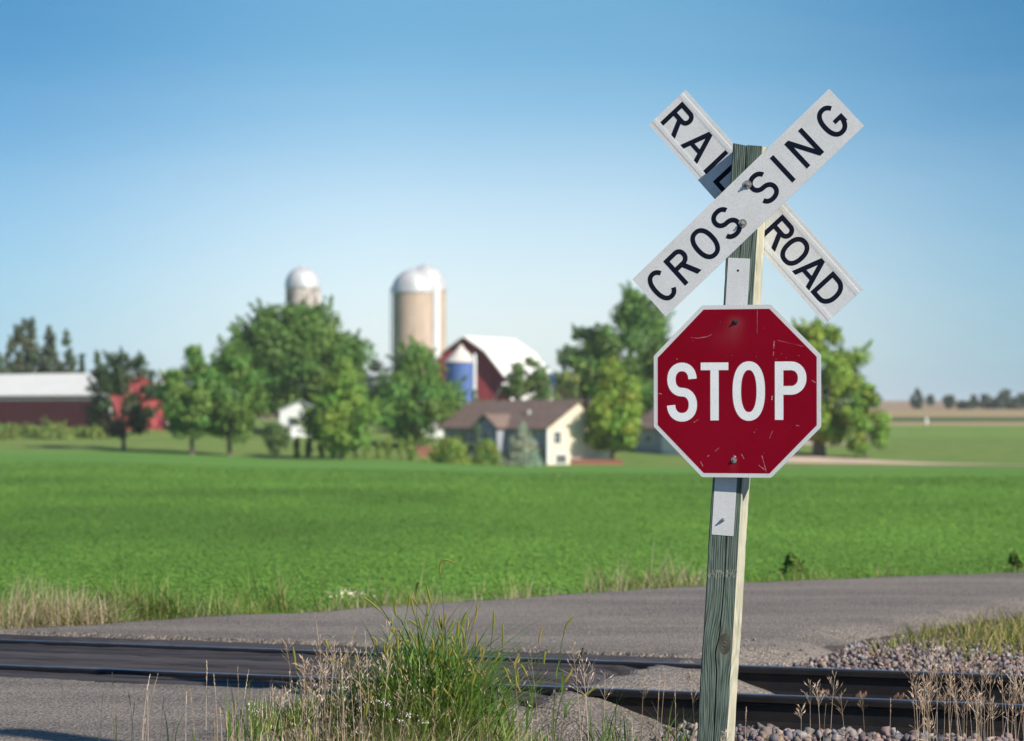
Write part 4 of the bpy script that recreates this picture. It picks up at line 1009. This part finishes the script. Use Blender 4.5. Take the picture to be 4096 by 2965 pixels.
parts = [clump(560, 1430, 280, 12.3, 13.3, .16, .46, TANS, .002, .0038, .05, .9, 5), clump(420, 1950, 190, 12.5, 13.4, .15, .36, TANS, .002, .0035, .05, .9, 5), clump(140, 1750, 260, 12.4, 13.0, .2, .46, TANS, .002, .0035, .05, .6, 5),
         clump(2000, 1480, 360, 12.2, 12.8, .10, .32, TANS, .002, .004, .3, 1.3, 5)]
kq = 1900; uq = np.clip(rng.normal(1430, 260, kq), 1000, 2330); dq = rng.uniform(12.4, 13.1, kq); hq = .02 + .38 * rng.random(kq) ** 1.3 * np.clip(1.15 - abs(uq - 1600) / 900, .3, 1)
cq = np.stack([(uq - 2048) / F * dq, dq, -.1 + hq], 1); nq = rand_unit(kq, rng); aq = rand_unit(kq, rng) * .6 + np.array([0, 0, .8]); aq /= np.linalg.norm(aq, axis=1)[:, None]
bq = np.cross(nq, aq); bq /= np.linalg.norm(bq, axis=1)[:, None]; lq = rng.uniform(.006, .014, kq)[:, None]; wq = rng.uniform(.001, .0022, kq)[:, None]
parts.append((np.stack([cq - aq * lq, cq + bq * wq, cq + aq * lq, cq - bq * wq], 1).reshape(-1, 3), np.arange(4 * kq).reshape(kq, 4), np.repeat(pick(TANS * 1.15, kq), 4, 0)))
tag((lambda c: bulk('dry_grass', c[0], c[1], DRYM, c[2]))(cat_mesh(parts)), 'dry tan grass mixed through the roadside clump', 'grass', kind='stuff')
# sparse tufts among the near stones and along the near shoulder at the left
def sparse(n, u0, u1, d0, d1, h0, h1, pal, w0, w1):
    u = rng.uniform(u0, u1, n); d = rng.uniform(d0, d1, n); x = (u - 2048) / F * d
    z = near_ground(x, d)
    return blades(np.stack([x, d, z], 1), rng.uniform(h0, h1, n), rng.uniform(.05, .8, n), rng.uniform(0, 6.28, n), rng.uniform(w0, w1, n), pick(pal, n), 4)
parts = [sparse(90, 2350, 2560, 12.7, 13.2, .15, .36, GREEN, .004, .008), sparse(40, 2640, 2760, 12.6, 12.9, .18, .42, GREEN, .005, .009), sparse(60, 2350, 2750, 12.6, 13.2, .12, .3, TANS, .002, .003),
         sparse(16, 400, 900, 11.9, 12.2, .06, .24, GREEN, .004, .008), sparse(60, 850, 1080, 12.0, 12.4, .10, .26, TANS, .002, .003), sparse(60, 900, 1100, 12.1, 12.5, .12, .32, GREEN, .004, .009)]
tag((lambda c: bulk('grass', c[0], c[1], GRASSM, c[2]))(cat_mesh(parts)), 'sparse low grass among the stones either side of the clump', 'grass', kind='stuff')

def simple_mesh(name, parts, mat, parent): 
    V, Fc, K = cat_mesh(parts); return bulk(name, V, Fc, mat, K, parent)
def tube_np(pts, rad, col, sides=4):
    b = MB(); b.tube(pts, rad, sides, cap=False)
    V = np.array(b.v); return V, np.array(b.f), np.repeat(np.array(col)[None], len(V), 0)
def bez(a, b, c, n):
    return [a * (1 - t) ** 2 + b * 2 * t * (1 - t) + c * t * t for t in np.linspace(0, 1, n)]
def foxtail(tip, mid, base, d, label, group, r, ripe):
    T_, B_ = P(*tip, d), P(*base, d); Mi = P(*mid, d) if mid else (T_ + B_) / 2 + Vector((r.normal(0, .004), 0, .004))
    ru = base[0] + (1790 - base[0]) * (.35 if abs(base[0] - 1790) < 420 else .08) + r.normal(0, 25)
    dr = d + r.normal(0, .08); rx = (ru - 2048) / F * dr; rt = Vector((rx, dr, float(near_ground(np.array([rx]), np.array([dr]))[0]) - .01))
    o = empty('foxtail_stalk', rt); tag(o, label, 'grass stalk', group)
    hd = (bez(T_, Mi * 2 - (T_ + B_) * .5, B_, 12)); hd = hd[::-1]
    d0 = (hd[1] - hd[0]).normalized(); ln = (B_ - rt).length
    st = bez(rt, B_ - d0 * ln * .45, B_, 12)
    grn = np.array((.12, .17, .04)) * r.uniform(.8, 1.3)
    V, Fc, K = tube_np([p - rt for p in st], list(np.linspace(.0028, .0014, 12)), grn); bulk('stem', V, Fc, GRASSM, K, o)
    hl = sum((hd[i + 1] - hd[i]).length for i in range(11)); rad = .0053 * r.uniform(.85, 1.15)
    prof = [rad * math.sin(math.pi * (.12 + .80 * i / 11)) ** .45 for i in range(12)]
    cc = np.array((.25, .27, .045)) * (1 - ripe) + np.array((.46, .32, .10)) * ripe
    parts = [tube_np([p - rt for p in hd], prof, cc, 6)]
    k = 130; s = r.random(k) * 10.99; i0 = s.astype(int); f = s - i0
    H = np.array([list(p - rt) for p in hd]); c = H[i0] * (1 - f)[:, None] + H[i0 + 1] * f[:, None]; ax = H[i0 + 1] - H[i0]; ax /= np.linalg.norm(ax, axis=1)[:, None]
    rad_d = np.cross(ax, rand_unit(k, r)); rad_d /= np.linalg.norm(rad_d, axis=1)[:, None]; sd = np.cross(ax, rad_d)
    p0 = c + rad_d * rad * .5; p1 = p0 + (rad_d * .75 + ax * .66) * r.uniform(.006, .010, (k, 1))
    V = np.stack([p0 - sd * .0007, p0 + sd * .0007, p1 + sd * .00015, p1 - sd * .00015], 1).reshape(-1, 3)
    parts.append((V, np.arange(4 * k).reshape(k, 4), np.repeat(np.array((.58, .50, .14))[None], 4 * k, 0) * (1 - .25 * ripe)))
    simple_mesh('seed_head', parts, GRASSM, o)
    nlf = r.integers(1, 3)
    for q in range(nlf):
        i = int(r.integers(2, 8)); p = st[i] - rt; az = r.uniform(0, 6.28)
        V, Fc, K = blades(np.array([list(p)]), np.array([r.uniform(.10, .24)]), np.array([r.uniform(.3, 1.1)]), np.array([az]), np.array([r.uniform(.007, .013)]), GREEN[r.integers(3)][None] * 1.2, 6)
        bulk('leaf', V, Fc, GRASSM, K, o)
    return o
z6 = lambda x, y: (1300 + x * .3655, 2150 + y * .3655)
z3 = lambda x, y: (1850 + x * .4964, 2150 + y * .4964)
FX = [((410, 650), (605, 810)), ((785, 705), (782, 862)), ((925, 618), (905, 770)), ((960, 665), (1022, 755)), ((1020, 487), (995, 650)), ((1115, 535), (1160, 720)), ((1120, 700), (1085, 965)), ((918, 905), (1022, 975)),
      ((1025, 870), (1065, 1040)), ((1255, 850), (1280, 1000)), ((1340, 855), (1310, 970)), ((1225, 910), (1255, 1020)), ((1415, 897), (1345, 1030)), ((1465, 920), (1450, 1100)), ((1548, 820), (1495, 980)), ((1562, 885), (1550, 1025)),
      ((1665, 715), (1625, 950)), ((1485, 980), (1525, 1165)), ((1655, 1035), (1650, 1200)), ((1842, 795), (1835, 1035)), ((1945, 955), (1943, 1185)), ((1695, 1170), (1720, 1350)), ((1910, 1270), (1845, 1375)), ((2120, 1280), (2060, 1435)), ((2100, 1430), (2120, 1600)),
      ((700, 1000), (830, 1045)), ((725, 1020), (785, 1110)), ((820, 1120), (940, 1165)), ((925, 1015), (975, 1125)), ((510, 1095), (560, 1180)), ((0, 1120), (40, 1215)), ((30, 1335), (170, 1390)), ((230, 1285), (195, 1400)), ((230, 1350), (300, 1450)), ((670, 1440), (700, 1580)),
      ((1445, 1300), (1365, 1465)), ((1480, 1280), (1520, 1430)), ((1400, 1180), (1355, 1300)), ((1395, 1050), (1420, 1170)), ((1240, 1065), (1290, 1180)), ((1280, 1040), (1300, 1230)), ((940, 660), (980, 840)), ((960, 1240), (1000, 1400)), ((1170, 1110), (1185, 1240)), ((1360, 1180), (1350, 1290)), ((720, 1230), (700, 1330))]
FXL = [(z6(*a), z6(*b)) for a, b in FX] + [(z3(*a), z3(*b)) for a, b in (((650, 720), (620, 870)), ((895, 640), (820, 760)), ((970, 890), (915, 1015)), ((885, 1065), (820, 1170)), ((1075, 1210), (945, 1300)), ((670, 925), (655, 1020)), ((455, 940), (415, 1060)))] + [((1172, 2590), (1183, 2672))]
rr = np.random.default_rng(55)
foxtail(z6(1405, 280), z6(1285, 255), z6(1265, 395), 13.0, 'tallest foxtail stalk with a drooping curled seed head, rising above the clump', None, rr, .15)
for i, (a, b_) in enumerate(FXL):
    foxtail(a, None, b_, 12.75 + rr.random() * .5, 'foxtail grass stalk with a bristly yellow green seed head in the roadside clump', 'foxtail stalks in the roadside clump', rr, float(rr.random() < .4) * rr.random())
for _ in range(60):
    u = rr.normal(1760, 220); v = rr.uniform(2540, 2820); l = rr.uniform(45, 70); a = rr.normal(0, .35)
    foxtail((u, v), None, (u - math.sin(a) * l, v + math.cos(a) * l), 12.6 + rr.random() * .5, 'foxtail grass stalk with a bristly yellow green seed head in the roadside clump', 'foxtail stalks in the roadside clump', rr, rr.random() * .6)

def dry_stalk(u, vtop, d, kind, label, group, r, lean=0.0, vb=None):
    T_ = P(u, vtop, d); gz = float(near_ground(np.array([T_.x]), np.array([d]))[0])
    ln = T_.z - gz; rt = Vector((T_.x - lean * ln, d + r.normal(0, .03), gz))
    o = empty('dry_grass_stalk', rt); tag(o, label, 'grass stalk', group)
    st = bez(rt, rt + Vector((lean * ln * .2, 0, ln * .55)), T_, 12); tanc = TANS[r.integers(3)] * r.uniform(.85, 1.25)
    V, Fc, K = tube_np([p - rt for p in st], list(np.linspace(.0013, .0006, 12)), tanc); bulk('stem', V, Fc, DRYM, K, o)
    parts = []; H = np.array([list(p - rt) for p in st])
    def spikelet(p, d_, L_, W_):
        s_ = np.cross(d_, rand_unit(1, r)[0]); s_ /= np.linalg.norm(s_) + 1e-9; s2 = np.cross(d_, s_)
        c = tanc * r.uniform(.9, 1.5)
        for sv in (s_, s2):
            V = np.array([p, p + d_ * L_ * .4 + sv * W_, p + d_ * L_, p + d_ * L_ * .4 - sv * W_]); parts.append((V, np.array([[0, 1, 2, 3]]), np.repeat(c[None], 4, 0)))
    if kind == 'panicle':
        for k in range(r.integers(10, 18)):
            s = r.uniform(.66, 1.0); q = s * 11; i = min(int(q), 10); p = H[i] + (H[i + 1] - H[i]) * (q - i)
            az = r.uniform(0, 6.28); bl = (1.03 - s) * ln * .42 + .016; d_ = np.array([math.cos(az) * .6, math.sin(az) * .6, r.uniform(.3, 1.3)]); d_ /= np.linalg.norm(d_)
            e = p + d_ * bl; m_ = p + d_ * bl * .5
            parts.append(tube_np([Vector(p), Vector(m_), Vector(e)], .0005, tanc, 3))
            for j in range(r.integers(1, 4)):
                f = r.uniform(.4, 1.0); dd = d_ + rand_unit(1, r)[0] * .28; dd /= np.linalg.norm(dd); spikelet(p + d_ * bl * f, dd, r.uniform(.013, .028), r.uniform(.0009, .0016))
    else:
        for k in range(22):
            s = .74 + .26 * k / 22; q = s * 11; i = min(int(q), 10); p = H[i] + (H[i + 1] - H[i]) * (q - i); ax = H[i + 1] - H[i]; ax /= np.linalg.norm(ax)
            dd = ax + rand_unit(1, r)[0] * .35; dd /= np.linalg.norm(dd); spikelet(p, dd, .010, .0016)
    simple_mesh('seed_head', parts, DRYM, o)
rr = np.random.default_rng(77)
z5 = lambda x, y: (3100 + x * .439, 2250 + y * .439)
GR = 'dry stalks by the rail at the right'; LR = 'dry tan grass stalk with loose seed head before the rails, right of the post'
for x, y, kd in ((320, 1110, 'panicle'), (380, 1120, 'panicle'), (240, 1340, 'panicle'), (545, 1030, 'panicle'), (595, 1200, 'panicle'), (790, 1230, 'panicle'), (1055, 1240, 'spike'), (465, 1290, 'spike'), (1210, 850, 'panicle'), (1330, 1160, 'panicle'), (1440, 780, 'panicle')):
    u, v = z5(x, y); dry_stalk(u, v, 12.9 + rr.random() * .5, kd, LR, GR, rr, rr.normal(0, .05))
for k in range(58):
    u = rr.uniform(3640, 4150); v = rr.uniform(2590, 2840) + (60 if u < 3720 else 0); dry_stalk(u, v, 12.9 + rr.random() * .55, 'panicle' if rr.random() < .8 else 'spike', LR, GR, rr, rr.normal(-.02, .09))
for u, v in ((2662, 2690), (2640, 2700), (2760, 2700), (2985, 2830), (2905, 2940), (2700, 2745), (2575, 2720)):
    dry_stalk(u, v, 12.5 + rr.random() * .5 if abs(u - 2870) > 80 else 12.45, 'panicle' if rr.random() < .5 else 'spike', 'dry tan grass stalk close to the foot of the sign post', 'dry stalks at the foot of the post', rr, rr.normal(0, .05))
for k in range(46):
    u = rr.normal(1400, 200); v = rr.uniform(2560, 2800)
    if u > 1950: v += 60
    dry_stalk(float(np.clip(u, 1060, 2280)), v, 12.4 + rr.random() * .8, 'panicle' if rr.random() < .65 else 'spike', 'dry tan grass stalk with a slender seed head in the roadside clump', 'dry stalks in the roadside clump', rr, rr.normal(0, .10))
for u, v in ((1258, 2448), (1425, 2505), (1460, 2525), (1340, 2560), (1545, 2500), (2120, 2600), (2290, 2590), (2330, 2640), (2370, 2655), (2420, 2690), (1880, 2640), (2060, 2650)):
    dry_stalk(u, v, 12.5 + rr.random() * .5, 'spike' if u < 1500 else 'panicle', 'dry tan grass stalk standing taller than its neighbours in the roadside clump', 'tall dry stalks in the clump', rr, rr.normal(0, .10))
for u, v in ((448, 2690), (600, 2700), (632, 2697), (590, 2760), (515, 2778), (538, 2815), (412, 2770), (745, 2770), (760, 2760), (828, 2645), (855, 2700), (950, 2665), (995, 2680), (905, 2850), (655, 2790), (465, 2870), (580, 2880), (880, 2835), (700, 2900), (940, 2800)):
    dry_stalk(u, v, 11.95 + rr.random() * .4, 'spike', 'thin dry grass spike standing apart at the near road edge', 'lone dry spikes at the near road edge', rr, rr.normal(.03, .08))

# small white flowers in the clump
WF = np.array((.75, .74, .66))
def flower(u, v, d, label, group, size=.012, k=14):
    T_ = P(u, v, d); rt = Vector((T_.x + rr.normal(0, .02), d, -.18)); o = empty('white_wildflower', rt); tag(o, label, 'wildflower', group)
    V, Fc, K = tube_np([Vector((0, 0, 0)), (T_ - rt) * .5 + Vector((.01, 0, 0)), T_ - rt], .0011, (.10, .14, .04)); bulk('stem', V, Fc, GRASSM, K, o)
    c = np.array(list(T_ - rt)) + rr.normal(0, size, (k, 3)) * np.array([1, 1, .4]); V, Fc, K = leaves_mesh(c, rand_unit(k, rr), np.full(k, .0045), np.repeat(WF[None], k, 0), rr)
    bulk('flower_head', V, Fc, DRYM, K, o)
for u, v in ((1013, 2845), (1538, 2802), (1555, 2820), (1605, 2885), (1440, 2930), (1198, 2725), (1010, 2815), (1500, 2805), (1640, 2860), (1700, 2890), (1380, 2750), (1620, 2900)):
    flower(u, v, 12.4 + rr.random() * .2, 'small cluster of white wildflowers low in the roadside clump', 'white wildflowers in the clump')

# far road edge: dry and green verge grass
def verge(n, u0, u1, off0, off1, h0, h1, pal, w0, w1, nseg=3):
    e = ROADP[17:28][::-1]; eu = 2048 + F * e[:, 0] / e[:, 1]; u = rng.uniform(u0, u1, n); o = np.argsort(eu)
    y = np.interp(u, eu[o], e[o, 1]) + rng.uniform(off0, off1, n) ** 1.0; x = (u - 2048) / F * y
    hv = rng.uniform(h0, h1, n) * np.clip(1 + 1.5 * vnoise(x, y, .42, 61), .35, 1.7)
    return blades(np.stack([x, y, terrain(x, y) + .0], 1), hv, rng.uniform(.1, 1.3, n), rng.uniform(0, 6.28, n), rng.uniform(w0, w1, n), pick(pal, n), nseg)
VG = np.array([(.13, .24, .04), (.17, .27, .05), (.11, .21, .035), (.25, .30, .08), (.34, .31, .12)])
VT = np.array([(.50, .40, .27), (.44, .33, .21), (.58, .47, .35), (.38, .32, .16)])
parts = [verge(2600, -250, 520, .05, .9, .12, .36, VT, .005, .010), verge(1500, -250, 600, .1, 1.2, .12, .34, VG, .006, .012), verge(3800, 420, 1150, .05, 1.3, .12, .42, VG, .006, .013), verge(1200, 420, 1250, .0, .7, .10, .30, VT, .005, .009),
         verge(2600, 1100, 2300, .0, .55, .06, .20, VT, .005, .009), verge(6800, 1100, 4500, .1, 1.5, .06, .24, VG, .006, .013), verge(2600, 2100, 4500, .0, .4, .04, .10, VT, .005, .009), verge(420, 2330, 2900, .3, 1.4, .15, .42, VT, .005, .009), verge(350, 900, 2300, .2, 1.2, .12, .36, VT, .004, .008),
         verge(350, 880, 1060, .05, .5, .25, .5, VG, .008, .014)]
tag((lambda c: bulk('grass', c[0], c[1], GRASSM, c[2]))(cat_mesh(parts)), 'mixed dry and green verge grass between the far road edge and the field', 'grass', kind='stuff')
# shoulder grass at the right beyond the track
def shoulder(n, pal, h0, h1, w0, w1, t0, t1, n0, n1):
    t = rng.uniform(t0, t1, n); nn = rng.uniform(n0, n1, n); x = TX * t - TYy * nn; y = TYy * t + TX * nn
    rz, sd = road_height(x, y); k = sd < .02; x, y = x[k], y[k]; m = len(x)
    return blades(np.stack([x, y, shoulder_z(x, y)], 1), rng.uniform(h0, h1, m), rng.uniform(.1, 1, m), rng.uniform(0, 6.28, m), rng.uniform(w0, w1, m), pick(pal, m), 3)
def edge_grass(n, pal, h0, h1, lo, hi):
    x = rng.uniform(2.2, 7.5, n); y = rng.uniform(17.2, 24, n); rz, sd = road_height(x, y); k = (sd < hi) & (sd > lo) & (vnoise(x, y, .35, 41) > -.12 - .25 * (x - 3)); x, y = x[k], y[k]; m = len(x)
    return blades(np.stack([x, y, shoulder_z(x, y)], 1), rng.uniform(h0, h1, m), rng.uniform(.2, 1.2, m), rng.uniform(0, 6.28, m), rng.uniform(.005, .010, m), pick(pal, m), 3)
SG = np.array([(.20, .21, .05), (.32, .27, .09), (.13, .18, .035), (.40, .32, .14)])
parts = [shoulder(5200, SG, .05, .17, .005, .010, -4.6, 1.5, 17.7, 19.8), shoulder(3000, SG, .09, .23, .005, .010, -3.95, 1.5, 18.2, 21), shoulder(900, SG, .04, .14, .004, .008, -4.6, 1.0, 16.9, 17.8), edge_grass(14000, SG, .04, .14, -1.6, -.15), edge_grass(9000, SG * 1.1, .07, .22, -2.6, -.6)]
tag((lambda c: bulk('grass', c[0], c[1], GRASSM, c[2]))(cat_mesh(parts)), 'yellow green shoulder grass beyond the stones at the right road edge', 'grass', kind='stuff')
# the crop: leaves over the near part of the field
nl = 480000
yy = 1 / rng.uniform(1 / 150, 1 / 20.5, nl); uu = rng.uniform(-1700, 5700, nl); xx = (uu - 2048) / F * yy
e = ROADP[17:28][::-1]; ey = np.interp(uu, (2048 + F * e[:, 0] / e[:, 1])[::1], e[:, 1]) if np.all(np.diff(2048 + F * e[:, 0] / e[:, 1]) > 0) else np.full(nl, 22.)
k = yy > ey + .7; xx, yy = xx[k], yy[k]; m = len(xx)
zz = terrain(xx, yy) + rng.uniform(0, .12, m)
mot = 1 + .22 * vnoise(xx, yy * .5, 1.6, 31) + .15 * vnoise(xx, yy, .5, 32) + .45 * vnoise(xx, yy * .5, 7, 33) + .3 * vnoise(xx, yy * .35, 2.5, 34)
CROP = np.array([(.090, .196, .027), (.114, .220, .032), (.081, .180, .024), (.138, .236, .040)])
nn = rand_unit(m, rng) * .32 + np.array([.1, -.15, .9]); nn /= np.linalg.norm(nn, axis=1)[:, None]
V, Fc, K = leaves_mesh(np.stack([xx, yy, zz], 1), nn, rng.uniform(.012, .026, m) * np.clip(yy / 32, 1, 4), pick(CROP, m, .12) * mot[:, None], rng)
tag(bulk('crop_leaves', V, Fc, FOL, K), 'bright green leafy crop covering the field behind the road', 'crop', kind='stuff')
# weeds
def weed(u, v, d, h, col, label, wpx=60):
    g = G(u, d); o = empty('field_weed', g); tag(o, label, 'weed'); r = np.random.default_rng(int(u))
    c = crown_arrays(wpx / 2 / F * d, h * .02, h, 'ovoid', 9, 300, .3, .035, col, r, .8); V, Fc, K = leaves_mesh(*c[:4], r); bulk('leaves', V, Fc, FOL, K, o)
    b = MB(); b.tube([(0, 0, -.02), (.02, 0, h * .5), (0, 0, h * .9)], [.012, .009, .004], 6); b.build('stem', BARK, o)
weed(3165, 2220, 26.5, .27, (.055, .11, .024), 'dark leafy weed standing in the crop just right of the post', 120)
weed(4060, 2200, 27.5, .24, (.05, .10, .02), 'leafy weed in the crop at the right edge of the picture', 100)
def far_flowers(u, d, n, label):
    g = G(u, d); o = empty('white_wildflower', g); tag(o, label, 'wildflower'); r = rr
    c = r.normal(0, 1, (n, 3)) * np.array([.075, .06, .022]) + np.array([0, 0, .26]); V, Fc, K = leaves_mesh(c, rand_unit(n, r), np.full(n, .018), np.repeat(WF[None] * np.array([.85, .80, .62]), n, 0), r); bulk('flower_head', V, Fc, DRYM, K, o)
    q = r.normal(0, 1, (14, 3)) * np.array([.1, .08, 0]); V, Fc, K = blades(q, np.full(14, .26), np.full(14, .2), r.uniform(0, 6.28, 14), np.full(14, .008), np.repeat(GREEN[1][None], 14, 0), 3); bulk('stem', V, Fc, GRASSM, K, o)
far_flowers(1405, 21.2, 34, 'flat white wildflower cluster at the far road edge above the clump')

# ------------------------------------------------------------------ the hazy air
hm = bpy.data.materials.new('hazy_air'); hm.use_nodes = True; ht = hm.node_tree; ht.nodes.remove(ht.nodes['Principled BSDF'])
pv = ht.nodes.new('ShaderNodeVolumePrincipled'); pv.inputs['Color'].default_value = (.93, .97, 1.0, 1); pv.inputs['Density'].default_value = HAZE; pv.inputs['Anisotropy'].default_value = -.35
ht.links.new(pv.outputs[0], ht.nodes['Material Output'].inputs['Volume'])
b = MB(); b.box(-9000, 9000, -80, 9600, -8, 45); hz = b.build('haze', hm); tag(hz, kind='stuff')
hz['label'] = 'thin pale summer haze over the far fields'; hz['category'] = 'haze'
